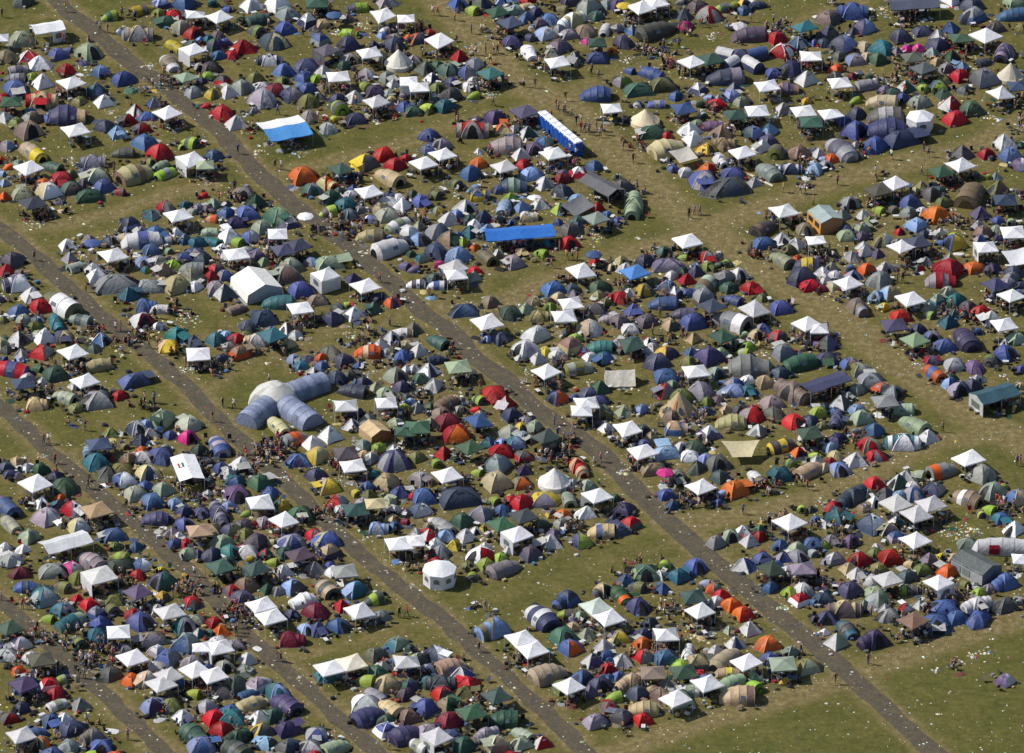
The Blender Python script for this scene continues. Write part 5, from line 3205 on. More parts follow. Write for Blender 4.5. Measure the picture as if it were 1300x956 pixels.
    # portable toilets
    a, b = ground_at(687.5, 141, 2.15), ground_at(735.5, 181, 2.15)
    n = 8
    d = math.atan2(b[1] - a[1], b[0] - a[0])
    step = math.hypot(b[0] - a[0], b[1] - a[1]) / n
    words_ = ['first', 'second', 'third', 'fourth', 'fifth', 'sixth', 'seventh', 'eighth']
    for i in range(n):
        t = (i + .5) / n
        x, y = lerp(a[0], b[0], t), lerp(a[1], b[1], t)
        px, py = pixel_of(x, y, 1)
        lab = f'blue portable toilet with white roof, {words_[i]} from the far end of the row' if i < n - 1 else 'blue portable toilet with white roof at the near end of the row'
        if i == 0: lab = 'blue portable toilet with white roof at the far end of the row'
        SPECIAL.append(dict(kind='special', name='portable_toilet', cat='portable toilet', label=lab, short='row of portable toilets', x=x, y=y, rz=d, parts=toilet_parts(r, step - .012), r=.5,
                            group='row of portable toilets by the dirt track', fixed=True, px=px, py=py))
    # white tent with three blue arms
    px, py = 351, 503
    hub = MB()
    arms = [(37, 5.4), (-52, 5.8), (-122, 5.0)]
    nn = 30
    rings = []
    for s, z in ((1, 0.02), (.95, .7), (.78, 1.6), (.5, 2.25), (.22, 2.7)):
        ring = []
        for i in range(nn):
            t = 2 * math.pi * i / nn
            dd = min(abs((math.degrees(t) - aa + 180) % 360 - 180) for aa, _ in arms)
            rr_ = 3.7 if dd > 40 else 2.95
            ring.append((math.cos(t) * rr_ * s, math.sin(t) * rr_ * s, z * 1.04))
        rings.append(ring)
    rings.append([(0, 0, 2.85)])
    hub.rings(rings, lambda j, i: lin((198, 197, 192)), cap_top=False)
    star = [('dome_hub', hub, 'canopy')]
    for ad, ln in arms:
        ps = tunnel_parts(ln, 3.55, 2.05, lin((142, 152, 178)), lin((126, 136, 164)), random.Random(9), profile=[1.0, 1, 1, 1, .97, .9], segs=[1, 3], window=True, door_c=lin((70, 84, 130)))
        ca, sa = math.cos(R(ad)), math.sin(R(ad))
        def mv(ps_):
            out = []
            for p in ps_:
                q = MB(); q.f, q.c = p[1].f, p[1].c
                q.v = [((x + ln / 2 + 2.1) * ca - y * sa, (x + ln / 2 + 2.1) * sa + y * ca, z) for x, y, z in p[1].v]
                out.append((p[0], q, p[2], mv(p[3]) if len(p) > 3 and p[3] else []))
            return out
        sub = mv(ps)
        main = sub[0]
        star.append(('tunnel_arm', main[1], main[2], main[3] + [(s_[0], s_[1], s_[2]) for s_ in sub[1:]]))
    special('star_tent', 'group tent', 'huge group tent with a white hub and three blue ribbed arms', 'three-armed tent', px, py, 1.0, 0, star, 4.2)
    gx, gy = SPECIAL[-1]['x'], SPECIAL[-1]['y']
    for ad, ln in arms:
        for q in (3.5, 5.5, 7.0):
            x, y = gx + math.cos(R(ad)) * q, gy + math.sin(R(ad)) * q
            BLOCK.append((x, y, 1.9))
    # navy and white pod tent
    pod = []
    hubp = dome_parts(3.4, 2.1, col('n'), lin((206, 204, 200)), random.Random(3), 2)
    pod.append(('hub', hubp[0][1], 'fabric'))
    for k, (ad, ln, cc) in enumerate(((150, 2.6, 'w'), (-128, 2.6, 'w'), (-52, 3.0, 'w'), (28, 3.0, 'b'))):
        ps = tunnel_parts(ln, 2.1, 1.65, col('n'), col(cc), random.Random(20 + k), profile=[1, 1, 1, .95], window=False, segs=[0, 1, 2])
        ca, sa = math.cos(R(ad)), math.sin(R(ad))
        q0, q1 = MB(), MB()
        src = ps[0][1]
        cs = []
        for f, c_ in zip(src.f, src.c):
            z = sum(src.v[i][2] for i in f) / len(f)
            cs.append(c_ if z > .95 else col('n'))
        q0.v = [((x + ln / 2 + 1.1) * ca - y * sa, (x + ln / 2 + 1.1) * sa + y * ca, z) for x, y, z in src.v]
        q0.f, q0.c = src.f, cs
        s1 = ps[1][1]
        q1.v = [((x + ln / 2 + 1.1) * ca - y * sa, (x + ln / 2 + 1.1) * sa + y * ca, z) for x, y, z in s1.v]
        q1.f, q1.c = s1.f, [col('n')] * len(s1.f)
        pod.append(('pod', q0, 'fabric', [('front_panel', q1, 'fabric')]))
    special('pod_tent', 'group tent', 'navy and white group tent made of pods round a central dome', 'navy and white pod tent', 940, 72, .9, 0, pod, 3.4)
    special('board', 'board', 'long pale board lying on the grass beside a blue dome', 'long board', 966, 229, .05, -48,
            [('plank', MB().box((0, 0, .05), (4.6, .22, .06), lin((206, 200, 178))).box((0, .16, .12), (4.5, .05, .1), lin((196, 190, 170))), 'plastic')], .3)

def twin(c1, c2, r):
    """two gazebos strapped together into one long shelter"""
    out = []
    for s, c in ((-1, c1), (1, c2)):
        ps = gazebo_parts(3.0, c, r, depth=3.1)
        for p in ps:
            q = MB(); q.f, q.c = p[1].f, p[1].c
            q.v = [(x + s * 1.51, y, z) for x, y, z in p[1].v]
            out.append((p[0], q, p[2]))
    return out

def poly_pavilion(n, rad, c, r):
    def ring(s, z):
        out = []
        for i in range(n):
            t0, t1 = 2 * math.pi * i / n, 2 * math.pi * (i + 1) / n
            for u in (0, .5):
                out.append((lerp(math.cos(t0), math.cos(t1), u) * rad * s, lerp(math.sin(t0), math.sin(t1), u) * rad * s, z))
        return out
    roof = MB().rings([ring(1.03, 1.8), ring(1.03, 1.98), ring(.6, 2.3), ring(.25, 2.6), [(0, 0, 2.75)]], c, cap_top=False)
    ps = [('roof', roof, 'canopy')]
    for i in range(n):
        t0, t1 = 2 * math.pi * i / n, 2 * math.pi * (i + 1) / n
        p, q = (math.cos(t0) * rad, math.sin(t0) * rad), (math.cos(t1) * rad, math.sin(t1) * rad)
        m = 5
        lo = [(lerp(p[0], q[0], k / m), lerp(p[1], q[1], k / m), .02) for k in range(m + 1)]
        hi = [(x, y, 1.82) for x, y, _ in lo]
        wl = MB().rings([lo, hi], tuple(v * .92 for v in c), cap_top=False, closed=False)
        f = 1.03
        win = MB().add([(lerp(p[0], q[0], .28) * f, lerp(p[1], q[1], .28) * f, .85), (lerp(p[0], q[0], .72) * f, lerp(p[1], q[1], .72) * f, .85), (lerp(p[0], q[0], .72) * f, lerp(p[1], q[1], .72) * f, 1.35), (lerp(p[0], q[0], .5) * f, lerp(p[1], q[1], .5) * f, 1.55), (lerp(p[0], q[0], .28) * f, lerp(p[1], q[1], .28) * f, 1.35)], [(0, 1, 2, 3, 4)], lin((104, 110, 108)))
        ps.append(('wall', wl, 'canopy', [('window', win, 'window')] if i % 2 == 0 or n == 8 else []))
    return ps

BLOCK = []
specials()
make_roads()

# ------------------------------------------------------------------ let crowded tents settle beside one another
allc = things + SPECIAL
N = len(allc)
P = np.array([(t['x'], t['y']) for t in allc] + [(b[0], b[1]) for b in BLOCK])
P0 = P.copy()
RAD = np.array([t['r'] for t in allc] + [b[2] for b in BLOCK])
FIX = np.array([t['fixed'] for t in allc] + [True] * len(BLOCK))
for it in range(30):
    d = P[:, None, :] - P[None, :, :]
    dist = np.hypot(d[..., 0], d[..., 1]) + 1e-6
    ov = RAD[:, None] + RAD[None, :] - dist
    np.fill_diagonal(ov, 0)
    ov = np.clip(ov, 0, None)
    push = (d / dist[..., None] * ov[..., None] * .35).sum(1)
    push[FIX] = 0
    P = P + push
    lim = P - P0
    ln = np.hypot(lim[:, 0], lim[:, 1]) + 1e-6
    P = P0 + lim * np.minimum(1, .85 / ln)[:, None]
for t, p in zip(allc, P):
    if not t['fixed']:
        t['x'], t['y'] = float(p[0]), float(p[1])
# keep the tarmac clear of tents
for t in things:
    d = np.hypot(ROAD_PTS[:, 0] - t['x'], ROAD_PTS[:, 1] - t['y'])
    i = int(np.argmin(d))
    need = 1.6 + t['r'] * .9
    if d[i] < need and t['kind'] not in ('sheet',):
        k = (need - d[i]) / max(d[i], .05)
        t['x'] += (t['x'] - ROAD_PTS[i, 0]) * k
        t['y'] += (t['y'] - ROAD_PTS[i, 1]) * k

# small tents squeezed into the gaps of the crowded blocks
rf = random.Random(91)
TP = [(t['x'], t['y'], t['r'] if t['kind'] != 'gazebo' else 1.5) for t in allc] + [(b[0], b[1], b[2]) for b in BLOCK]
PS = [ground_at(0, 0)] * 0 + [(q[1], q[2]) for q in people_spots]
n_add = 0
for _ in range(6000):
    if n_add >= 260: break
    bx, by, br = rf.choice(TP)
    a, wd = rf.uniform(0, 6.3), rf.uniform(1.7, 2.4)
    d = br + wd * .42 + rf.uniform(0, .7)
    x, y = bx + math.cos(a) * d, by + math.sin(a) * d
    A = np.array(TP)
    dd = np.hypot(A[:, 0] - x, A[:, 1] - y)
    if np.any(dd < A[:, 2] + wd * .4) or np.sum(dd < 4.6) < 5: continue
    if near_road(x, y) < 2.6 or np.min(np.hypot(TRACK_PTS[:, 0] - x, TRACK_PTS[:, 1] - y)) < 3.0: continue
    if min((x - q[0]) ** 2 + (y - q[1]) ** 2 for q in PS) < 1.2: continue
    px, py = pixel_of(x, y, .28)
    if not (-10 < px < 1310 and -10 < py < 866): continue
    n_add += 1
    TP.append((x, y, wd * .4))
    things.append(dict(kind=rf.choice(['dome', 'dome', 'dome', 'peaked']), x=x, y=y, w=wd, c=rf.choice(['W', 'w', 'w', 'g', 'g', 's', 's', 't', 'l', 'e', 'k', 'n', 'b', 'f', 'G', 'r', 'wg', 'gb', 'sk']), ang=0, n=5000 + n_add,
                       px=px, py=py, extra=[], spx=wd * scale_at(py), fixed=False, r=wd * .36))
print('filled', n_add)
allc = things + SPECIAL

make_ground([(t['x'], t['y']) for t in things])

# ------------------------------------------------------------------ looks, sizes, which are objects of their own
KINDWORD = {'dome': 'dome tent', 'peaked': 'peaked tent', 'popup': 'pop-up tent', 'tunnel': 'tunnel tent', 'family': 'family tent', 'gazebo': 'gazebo', 'slump': 'collapsed tent', 'parasol': 'parasol', 'sheet': 'crumpled sheet'}
NAME = {'dome': 'dome_tent', 'peaked': 'peaked_tent', 'popup': 'popup_tent', 'tunnel': 'tunnel_tent', 'family': 'family_tent', 'gazebo': 'gazebo', 'slump': 'collapsed_tent', 'parasol': 'parasol', 'sheet': 'loose_sheet'}
GROUP = {'dome': 'dome tents pitched over the camp', 'peaked': 'small peaked tents pitched over the camp', 'popup': 'pop-up tents pitched over the camp', 'tunnel': 'tunnel tents pitched over the camp',
         'family': 'large family tents', 'gazebo': 'gazebos put up between the tents', 'slump': 'collapsed tents', 'parasol': 'parasols', 'sheet': 'loose sheets dropped on the grass'}
for t in things:
    c = t['c']
    w1 = PAL[c[0]][0]
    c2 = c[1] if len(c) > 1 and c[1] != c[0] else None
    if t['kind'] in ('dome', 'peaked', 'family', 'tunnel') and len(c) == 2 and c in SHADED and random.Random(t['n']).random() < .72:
        c2 = None       # second tone is shade turned from the sun; other tents keep it painted
    if t['kind'] == 'gazebo': c2 = None
    t['c1'], t['c2'] = c[0], c2
    t['look'] = (w1 + (' and ' + PAL[c2][0] if c2 else '') + ' ' + KINDWORD[t['kind']])
    t['short'] = w1 + ' ' + {'dome': 'dome', 'peaked': 'peaked tent', 'popup': 'pop-up', 'tunnel': 'tunnel', 'family': 'family tent', 'gazebo': 'gazebo', 'slump': 'collapsed tent', 'parasol': 'parasol', 'sheet': 'sheet'}[t['kind']]
    t['sx'], t['sy'] = pixel_of(t['x'], t['y'], .4)
in_view = lambda t: -12 < t['sx'] < 1312 and -10 < t['sy'] < 975
domes = sorted([t for t in things if t['kind'] == 'dome' and in_view(t)], key=lambda t: -t['spx'])
own = set(id(t) for t in domes[:300])
peaks = sorted([t for t in things if t['kind'] == 'peaked' and in_view(t)], key=lambda t: -t['spx'])
own |= set(id(t) for t in peaks[:290])
for t in things:
    if t['kind'] not in ('dome', 'peaked'): own.add(id(t))

def parts_for(t):
    r = random.Random(t['n'] * 13 + 5)
    k, w = t['kind'], t['w']
    c1 = col(t['c1'], r)
    c2 = col(t['c2'], r) if t['c2'] else None
    rz = 0.0
    if k in ('dome', 'peaked'):
        a = 32 + r.gauss(0, 10) if r.random() < .6 else r.uniform(0, 70)
        rz = R(a)
        ww = w / (math.cos(rz) + .86 * math.sin(rz)) * 1.17
        h = w * r.uniform(.46, .6)
        if k == 'peaked':
            h = w * r.uniform(.54, .64)
        dep = r.uniform(.78, .98)
        if t['spx'] > 36:
            rz, ww, dep = R(r.uniform(4, 26)), w * .9, .62
            h = min(2.0, w * .36)
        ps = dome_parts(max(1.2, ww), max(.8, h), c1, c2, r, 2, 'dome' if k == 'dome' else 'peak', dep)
    elif k == 'popup':
        rz = R(r.choice([-35, -60, -20, 20, -100]) + r.uniform(-10, 10))
        ps = popup_parts(max(1.6, w), c1, c2, r)
    elif k in ('tunnel', 'family'):
        a = R(t['ang'])
        dx, dy = math.cos(a), math.sin(a)
        rz = math.atan2(dy / .5, dx)
        if math.sin(rz) > .25: rz += math.pi
        L = w * math.hypot(dx, dy * 1.45)
        if k == 'tunnel':
            L_, W_ = max(2.0, L * .85), min(3.2, max(1.5, w * .58))
            ps = tunnel_parts(L_, W_, W_ * r.uniform(.56, .66), c1, c2, r, profile=r.choice([[.5, .9, 1, 1], [.7, 1, 1, .95], [.45, .8, .95, 1, 1], [.8, 1, 1, .8]]))
        else:
            L_, W_ = max(3.0, L * .84), min(4.4, w * .7)
            H_ = min(2.2, W_ * .56)
            if r.random() < .5:
                ps = tunnel_parts(L_, W_, H_, c1, c2, r, profile=r.choice([[.55, .8, 1, 1, .75], [.5, .85, 1, 1, .95], [.6, .95, 1, .7, .6]]))
            else:
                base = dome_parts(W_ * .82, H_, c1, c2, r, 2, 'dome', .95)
                pods = []
                for s in ((-1, 1) if r.random() < .6 else (1,)):
                    pp = tunnel_parts(L_ * .33, W_ * .62, H_ * .78, c1, c2, r, profile=[1, 1, .9], window=False)
                    for p in pp:
                        q = MB(); q.f, q.c = p[1].f, p[1].c
                        q.v = [(s * (x + L_ * .33), s * y, z) for x, y, z in p[1].v]
                        subs = []
                        for p2 in (p[3] if len(p) > 3 else []):
                            q2 = MB(); q2.f, q2.c = p2[1].f, p2[1].c
                            q2.v = [(s * (x + L_ * .33), s * y, z) for x, y, z in p2[1].v]
                            subs.append((p2[0], q2, p2[2]))
                        pods.append(('sleeping_pod' if p[0] == 'fly' else 'pod_front', q, p[2], subs))
                ps = base + pods
    elif k == 'gazebo':
        q = min(1.40, max(1.02, w / 3.0))
        a = math.asin(min(1, q / math.sqrt(2))) - math.pi / 4
        rz = max(R(4), min(R(42), a + math.pi / 2 * 0)) + R(r.uniform(-4, 4))
        if a > R(20): rz = R(33 + r.uniform(-7, 7))
        side = min(3.6, max(2.5, w / (math.cos(rz) + math.sin(rz))))
        sw = None
        if 'S1' in t['extra'] or 'S' in t['extra']: sw = (1,)
        elif r.random() < .07: sw = (r.choice([1, 2, 0]),)
        ps = gazebo_parts(side, c1, r, side_wall=sw, wall_c=lin((206, 206, 210)) if t['c1'] in 'Ww' else tuple(v * 1.1 for v in c1))
    elif k == 'slump':
        ps = collapsed_parts(w, c1, r)
    elif k == 'parasol':
        ps = parasol_parts(c1, col(t['c1'], r), r)
    else:
        ps = heap_parts(w, .22, c1, r)
    return ps, rz

# ------------------------------------------------------------------ people
for p in ('stand', 'walk', 'arm', 'sit', 'ground'):
    POSES[(p, False)] = build_pose(p, 1)
    POSES[(p, True)] = build_pose(p, 0)
rp = random.Random(11)
CP = np.array([(t['x'], t['y']) for t in allc if t['kind'] not in ('gazebo', 'parasol', 'sheet') and not (t['kind'] == 'special' and t['cat'] in ('canopy', 'tarp', 'board'))] + [(b[0], b[1]) for b in BLOCK])
CR = np.array([t.get('w', 0) * .46 if t['kind'] != 'special' else t['r'] for t in allc if t['kind'] not in ('gazebo', 'parasol', 'sheet') and not (t['kind'] == 'special' and t['cat'] in ('canopy', 'tarp', 'board'))] + [b[2] for b in BLOCK])
people = []
PX = np.empty((0, 2))
def clear(x, y, m=.25):
    return bool(np.all(np.hypot(CP[:, 0] - x, CP[:, 1] - y) > CR + m))
for k, gx, gy, n, sc_ in people_spots:
    for q in range(n):
        for tr in range(9):
            sp = (.45 if k == 'H' else .55) * math.sqrt(n) + .15 * tr
            x, y = gx + rp.gauss(0, sp * .8), gy + rp.gauss(0, sp * .8)
            if k == 'H' and n == 1: x, y = gx + rp.gauss(0, .1), gy + rp.gauss(0, .1)
            if clear(x, y) and (len(people) == 0 or min((p['x'] - x) ** 2 + (p['y'] - y) ** 2 for p in people[-40:]) > .2):
                pose = rp.choices(['stand', 'walk', 'arm'], [3, 5, 1])[0] if k == 'H' else rp.choices(['stand', 'arm', 'sit', 'ground'], [3.2, 1.4, 4, 2.4])[0]
                px, py = pixel_of(x, y, .8)
                people.append(dict(x=x, y=y, pose=pose, H=k == 'H', px=px, py=py, rz=rp.uniform(0, 2 * math.pi) if k == 'C' else rp.choice([R(120), R(-60), R(30), R(210)]) + rp.gauss(0, .5)))
                break
vis = [p for p in people if 0 < p['px'] < 1300 and 0 < p['py'] < 950]
vis.sort(key=lambda p: (not p['H'], -p['py'] + (120 if p['pose'] in ('sit', 'ground') else 0)))
own_p = set(id(p) for p in vis[:300])
POSEWORD = {'stand': 'standing', 'walk': 'walking', 'arm': 'standing', 'sit': 'sitting', 'ground': 'sitting'}
chairs = []

# ------------------------------------------------------------------ build everything
entries = []          # for the labels: every thing one can see, object or not
for s in SPECIAL:
    o = make_thing(s['name'], (s['x'], s['y'], 0), s['rz'], s['parts'], s['label'], s['cat'], s['group'])
    s['sx'], s['sy'] = pixel_of(s['x'], s['y'], .4)
    entries.append(dict(o=None, look=s['short'], short=s['short'], x=s['sx'], y=s['sy'], land=True))
for t in things:
    ps, rz = parts_for(t)
    if id(t) in own:
        if len(ps) == 1 and t['kind'] == 'sheet':
            o = link(bpy.data.objects.new(NAME['sheet'], mesh_from('sheet', ps[0][1], ps[0][2])))
            o.location = (t['x'], t['y'], 0.01)
        else:
            o = make_thing(NAME[t['kind']], (t['x'], t['y'], 0), rz, ps)
        o['category'] = KINDWORD[t['kind']] if t['kind'] != 'sheet' else 'sheet'
        o['group'] = GROUP[t['kind']]
    else:
        to_mass(t['kind'] + '_tents', (t['x'], t['y'], 0), rz, ps)
        o = None
    entries.append(dict(o=o, look=t['look'], short=t['short'], x=t['sx'], y=t['sy'], land=False))

# flag lying on the roof of the white double canopy
fs = [s for s in SPECIAL if s['short'] == 'flagged white canopy'][0]
fl = MB()
for k, c in enumerate(((40, 120, 70), (225, 225, 225), (180, 40, 44))):
    fl.add([(-.5, .34 - k * .24, 0), (.5, .34 - k * .24, 0), (.5, .1 - k * .24, 0), (-.5, .1 - k * .24, 0)], [(0, 3, 2, 1)], lin(c))
fo = link(bpy.data.objects.new('flag', mesh_from('flag', fl, 'fabric', False)))
th = math.atan2(.35, 1.6)
ca, sa = math.cos(fs['rz']), math.sin(fs['rz'])
lx, ly = -.5, -.75
fo.location = (fs['x'] + lx * ca - ly * sa, fs['y'] + lx * sa + ly * ca, 2.3 - .35 * .75 / 1.6 + .04)
fo.rotation_euler = (Matrix.Rotation(fs['rz'], 3, 'Z') @ Matrix.Rotation(th, 3, 'X')).to_euler()
fo['label'] = 'small green, white and red flag spread on a white canopy roof'
fo['category'] = 'flag'

rq = random.Random(21)
for p in people:
    low = id(p) not in own_p
    mb, look = person_mesh(rq, p['pose'], low)
    z0 = .02
    if low:
        to_mass('crowd', (p['x'], p['y'], z0), p['rz'], [('person', mb, 'cloth')])
        continue
    o = link(bpy.data.objects.new('person', mesh_from('person', mb, 'cloth', ang=80)))
    o.location = (p['x'], p['y'], z0)
    o.rotation_euler = (0, 0, p['rz'])
    o['category'] = 'person'
    o['group'] = 'people about the camp'
    entries.append(dict(o=o, look=look + ' ' + POSEWORD[p['pose']], short=None, x=p['px'], y=p['py'], land=False))

# ------------------------------------------------------------------ camping gear and rubbish (nobody could count it)
rg = random.Random(31)
gear, rub = MB(), MB()
GC = [(28, 28, 32), (40, 44, 60), (60, 62, 66), (34, 60, 44), (96, 50, 48), (60, 68, 92), (120, 120, 122), (180, 180, 178), (90, 76, 60), (34, 34, 36), (30, 30, 30), (70, 62, 52), (48, 48, 50), (86, 84, 76), (110, 100, 80), (40, 40, 44)]*2 + [(160, 146, 96), (140, 44, 46), (78, 104, 140), (150, 150, 146)]
def one_gear(x, y):
    c = lin(rg.choice(GC))
    k = rg.random()
    a = rg.uniform(0, 6.3)
    if k < .1:       # blanket or mat
        n = 8
        c = tuple(v * 1.2 for v in c)
        sx, sy = rg.uniform(.5, 1.0), rg.uniform(.35, .7)
        v = []
        for s, z in ((1, .016), (.8, .05), (.4, .06)):
            for i in range(n):
                t = 2 * math.pi * i / n
                q = (math.copysign(abs(math.cos(t)) ** .6, math.cos(t)) * sx * s * rg.uniform(.85, 1.05), math.copysign(abs(math.sin(t)) ** .6, math.sin(t)) * sy * s * rg.uniform(.85, 1.05))
                v.append((x + q[0] * math.cos(a) - q[1] * math.sin(a), y + q[0] * math.sin(a) + q[1] * math.cos(a), z * rg.uniform(.6, 1.8)))
        gear.rings([v[:n], v[n:2 * n], v[2 * n:]], c)
    elif k < .38:    # folding chair
        ca, sa = math.cos(a), math.sin(a)
        T = lambda p: (x + p[0] * ca - p[1] * sa, y + p[0] * sa + p[1] * ca, p[2])
        gear.add([T(q) for q in ((-.25, .22, .44), (.25, .22, .44), (.22, -.2, .36), (-.22, -.2, .36), (-.26, -.34, .88), (.26, -.34, .88))], [(0, 1, 2, 3), (3, 2, 5, 4)], c)
        for s in (-.26, .26):
            gear.bar(T((s, .26, 0)), T((s, -.3, .5)), .014, lin((50, 50, 54)), 3)
            gear.bar(T((s, -.3, 0)), T((s, .26, .58)), .014, lin((50, 50, 54)), 3)
    elif k < .55:    # cool box or crate
        gear.box((x, y, .17), (rg.uniform(.35, .55), .35, rg.uniform(.25, .36)), c, a)
    elif k < .62:    # low table
        gear.box((x, y, .5), (.8, .5, .04), lin(rg.choice([(190, 190, 190), (120, 100, 80), (60, 60, 64)])), a)
        for sx in (-.33, .33):
            gear.box((x + sx * math.cos(a), y + sx * math.sin(a), .24), (.05, .4, .47), lin((120, 120, 120)), a)
    else:            # bag or bundle
        r_ = rg.uniform(.14, .38)
        rings = []
        for s, z in ((.8, .02), (1, .35), (.75, .8)):
            rings.append([(x + math.cos(2 * math.pi * i / 7) * r_ * s * rg.uniform(.8, 1.15) * 1.2, y + math.sin(2 * math.pi * i / 7) * r_ * s * rg.uniform(.8, 1.1), z * r_ * 1.1) for i in range(7)])
        gear.rings(rings, c)
RC = [(226, 226, 222)] * 3 + [(206, 200, 178)] * 4 + [(170, 160, 130)] * 4 + [(140, 132, 104)] * 3 + [(120, 160, 190), (190, 170, 80), (150, 60, 50), (90, 100, 60)]
def one_rub(x, y, s=1.0):
    if rg.random() < .04: s *= 2.0
    a = rg.uniform(.06, .2) * s
    h = rg.uniform(.015, .12) * min(1.6, s)
    c = tuple(v * rg.uniform(.7, 1.0) for v in lin(rg.choice(RC)))
    n = rg.choice([3, 4, 5])
    ph = rg.uniform(0, 6.3)
    v = [(x + math.cos(ph + 2 * math.pi * i / n) * a * rg.uniform(.6, 1.3), y + math.sin(ph + 2 * math.pi * i / n) * a * rg.uniform(.6, 1.3), .014) for i in range(n)]
    v.append((x + rg.uniform(-.3, .3) * a, y + rg.uniform(-.3, .3) * a, .014 + h))
    rub.add(v, [(i, (i + 1) % n, n) for i in range(n)], c)
for t in allc:
    g_ = t['kind'] == 'gazebo' or (t['kind'] == 'special' and t['cat'] == 'canopy')
    if g_:
        for _ in range(rg.randint(12, 20) if t['kind'] == 'gazebo' else 34):
            sp = 1.0 if t['kind'] == 'gazebo' else 1.6
            one_gear(t['x'] + rg.gauss(.15, sp), t['y'] + rg.gauss(-.1, sp))
        for _ in range(24): one_rub(t['x'] + rg.gauss(0, 2), t['y'] + rg.gauss(0, 2))
    else:
        if rg.random() < .9:
            for _ in range(rg.choice([2, 3, 4, 5, 6, 7])):
                a = rg.uniform(0, 6.3)
                d = t['r'] * 1.3 + abs(rg.gauss(.1, .6))
                x, y = t['x'] + math.cos(a) * d, t['y'] + math.sin(a) * d
                if clear(x, y, -.1): one_gear(x, y)
        for _ in range(5):
            a, d = rg.uniform(0, 6.3), t['r'] * 1.2 + rg.expovariate(1.0)
            x, y = t['x'] + math.cos(a) * d, t['y'] + math.sin(a) * d
            if clear(x, y, -.3): one_rub(x, y)
for k, gx, gy, n, sc_ in people_spots:
    if k == 'C':
        for _ in range(int(n * 1.8)):
            x, y = gx + rg.gauss(0, .5 * math.sqrt(n)), gy + rg.gauss(0, .5 * math.sqrt(n))
            if clear(x, y, -.1): one_gear(x, y)
        for _ in range(n * 3): one_rub(gx + rg.gauss(0, 1.2), gy + rg.gauss(0, 1.2))
for gx, gy, r_ in litter_spots:
    for _ in range(int(12 + r_ * r_ * 12)):
        x, y = gx + rg.gauss(0, r_ * .55), gy + rg.gauss(0, r_ * .65)
        if clear(x, y, -.3): one_rub(x, y, rg.uniform(.8, 1.7))
for line, amt in [(l, 1.0) for l in ROADP] + [(l, t[2]) for l, t in zip(TRACKP, TRACKS)]:
    for q in line:
        for _ in range(rg.choice([0, 1, 2, 3, 5])):
            if rg.random() < amt:
                sd = rg.choice([-1, 1]) * rg.uniform(.4, 4.2)
                x, y = q[0] + sd + rg.gauss(0, .7), q[1] + rg.gauss(0, 1.6)
                if clear(x, y, -.3): one_rub(x, y, rg.uniform(.5, 1.2))
for _ in range(7000):
    x, y = ground_at(rg.uniform(0, 1300), rg.uniform(0, 960))
    if clear(x, y, -.2): one_rub(x, y, rg.uniform(.5, 1.1))

def stuff(name, mb, mat, label, smooth=True):
    o = link(bpy.data.objects.new(name, mesh_from(name, mb, mat, smooth)))
    o['kind'] = 'stuff'
    o['label'] = label
    return o
stuff('litter', rub, 'rubbish', 'paper, bottles and plastic rubbish strewn over the trampled grass', False)
stuff('camping_gear', gear, 'cloth', 'jumble of folding chairs, bags and boxes between the tents', False)
LAB = {'peaked_tents': 'smallest peaked tents squeezed between the others', 'dome_tents': 'smaller dome tents of every colour packed between the larger ones', 'crowd': 'people sitting and standing about among the tents'}
for key, (mb, ml) in MASS.items():
    ms = sorted(set(ml))
    stuff(key, mb, (ms, [ms.index(q) for q in ml]), LAB[key])

# ------------------------------------------------------------------ labels that single each thing out
E_ = entries
XY = np.array([(e['x'], e['y']) for e in E_])
landi = [i for i, e in enumerate(E_) if e['land']]
def article(s):
    return ('an ' if s[0] in 'aeiou' else 'a ') + s
def rels(i, reach, cap=None):
    d = np.hypot(XY[:, 0] - XY[i, 0], (XY[:, 1] - XY[i, 1]) * 1.3)
    out = []
    for j in np.argsort(d)[1:]:
        if d[j] > reach or (cap and len(out) >= cap): break
        e = E_[int(j)]
        if e['short'] is None: continue
        dx, dy = XY[j] - XY[i]
        if abs(dx) > 1.5 * abs(dy): r_ = 'left of' if dx > 0 else 'right of'
        else: r_ = 'behind' if dy > 0 else 'in front of'
        out.append((r_, ('the ' if e['land'] else '') + e['short']))
    return out
NEARR = [rels(i, 52, 7) for i in range(len(E_))]
WIDE = [set(rels(i, 66)) for i in range(len(E_))]
LANDS = []
for i in range(len(E_)):
    d = sorted((math.hypot(XY[i, 0] - XY[j, 0], (XY[i, 1] - XY[j, 1]) * 1.3), E_[j]['short']) for j in landi)
    LANDS.append(d[0])
groups = {}
for i, e in enumerate(E_):
    groups.setdefault(e['look'], []).append(i)
used_labels = set()
def say(r_):
    return r_[0] + ' ' + (r_[1] if r_[1].startswith('the ') else article(r_[1]))
def nwords(s):
    return len(s.replace(',', '').split())
n_bad = 0
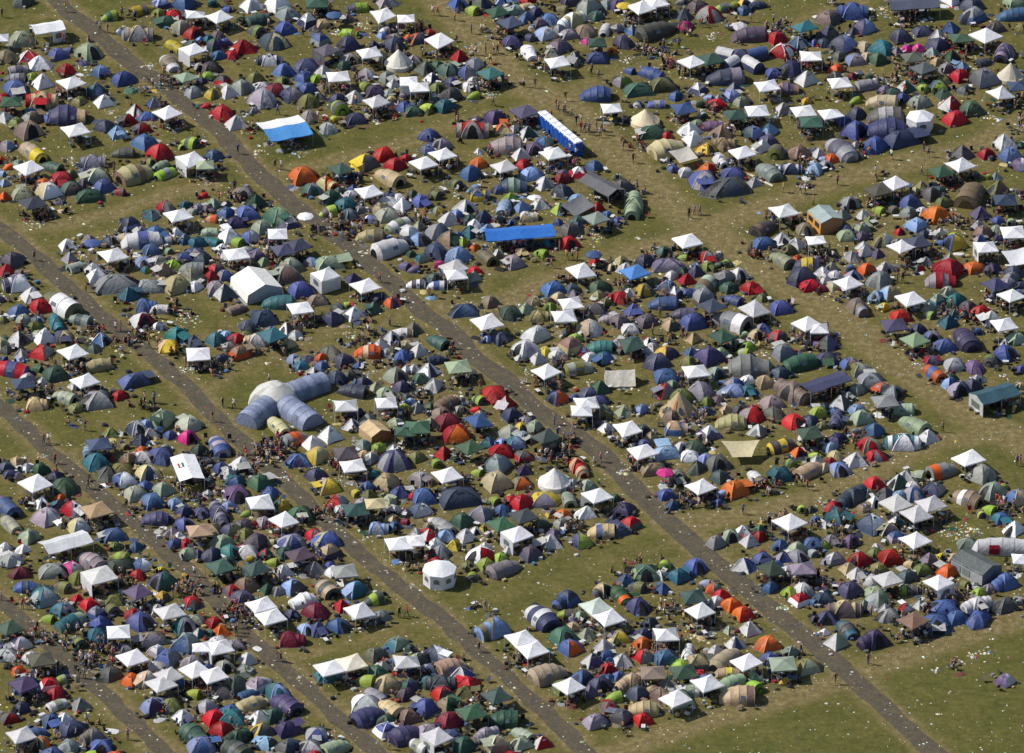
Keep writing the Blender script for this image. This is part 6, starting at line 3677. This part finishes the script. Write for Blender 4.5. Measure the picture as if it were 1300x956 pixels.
for i, e in enumerate(E_):
    o = e['o']
    if o is None: continue
    others = [k for k in groups[e['look']] if k != i]
    lab = None
    near = list(dict.fromkeys(NEARR[i])) or [('near', q[1]) for q in list(dict.fromkeys(rels(i, 130, 4)))]
    ld, ln_ = LANDS[i]
    lands_ok = ld < 150
    def far(k):
        return math.hypot(XY[k, 0] - XY[i, 0], XY[k, 1] - XY[i, 1]) > 260 or LANDS[k][1] != ln_
    cands = []
    if e['short'] is None:      # a person: the nearest tent and whoever stands close
        near = near[:7]
    if not others and near:
        cands.append((e['look'] + ' ' + say(near[0]), True))
    if lands_ok:
        for a in near[:6]:
            if a[1] == 'the ' + ln_: continue
            ok = not any(a in WIDE[k] and not far(k) for k in others)
            cands.append((f"{e['look']} {say(a)}, near the {ln_}", ok))
    for q, a in enumerate(near):
        for b in near[q + 1:]:
            if a[1] == b[1]: continue
            ok = not any(a in WIDE[k] and b in WIDE[k] for k in others)
            cands.append((f"{e['look']} {say(a)} and {say(b)}", ok))
    if lands_ok:
        for q, a in enumerate(near):
            for b in near[q + 1:]:
                if a[1] == b[1] or 'the ' + ln_ in (a[1], b[1]): continue
                ok = not any(a in WIDE[k] and b in WIDE[k] and not far(k) for k in others)
                cands.append((f"{e['look']} {say(a)} and {say(b)} near the {ln_}", ok))
    for c, ok in cands:
        if ok and nwords(c) <= 16 and c not in used_labels:
            lab = c
            break
    if lab is None:
        n_bad += 1
        for c, ok in cands:
            side = 'at the lower edge' if e['y'] > 840 else ('near the upper edge' if e['y'] < 60 else ('towards the left' if e['x'] < 400 else ('towards the right' if e['x'] > 900 else 'in the middle')))
            c2 = c + ' ' + side
            if nwords(c2) <= 16 and c2 not in used_labels:
                lab = c2
                break
    if lab is None:
        lab = f"{e['look']} near the {ln_}"
        for q_ in ('close by', 'a little apart', 'towards us', 'beyond it', 'in the open', 'by the track'):
            if lab + ', ' + q_ not in used_labels:
                lab = lab + ', ' + q_
                break
    used_labels.add(lab)
    o['label'] = lab
print('labels without a sure mark:', n_bad, 'objects:', len(bpy.data.objects), 'things', len([e for e in E_ if e['o']]), 'people', len(people))
from collections import Counter
print(Counter(t['kind'] for t in things))
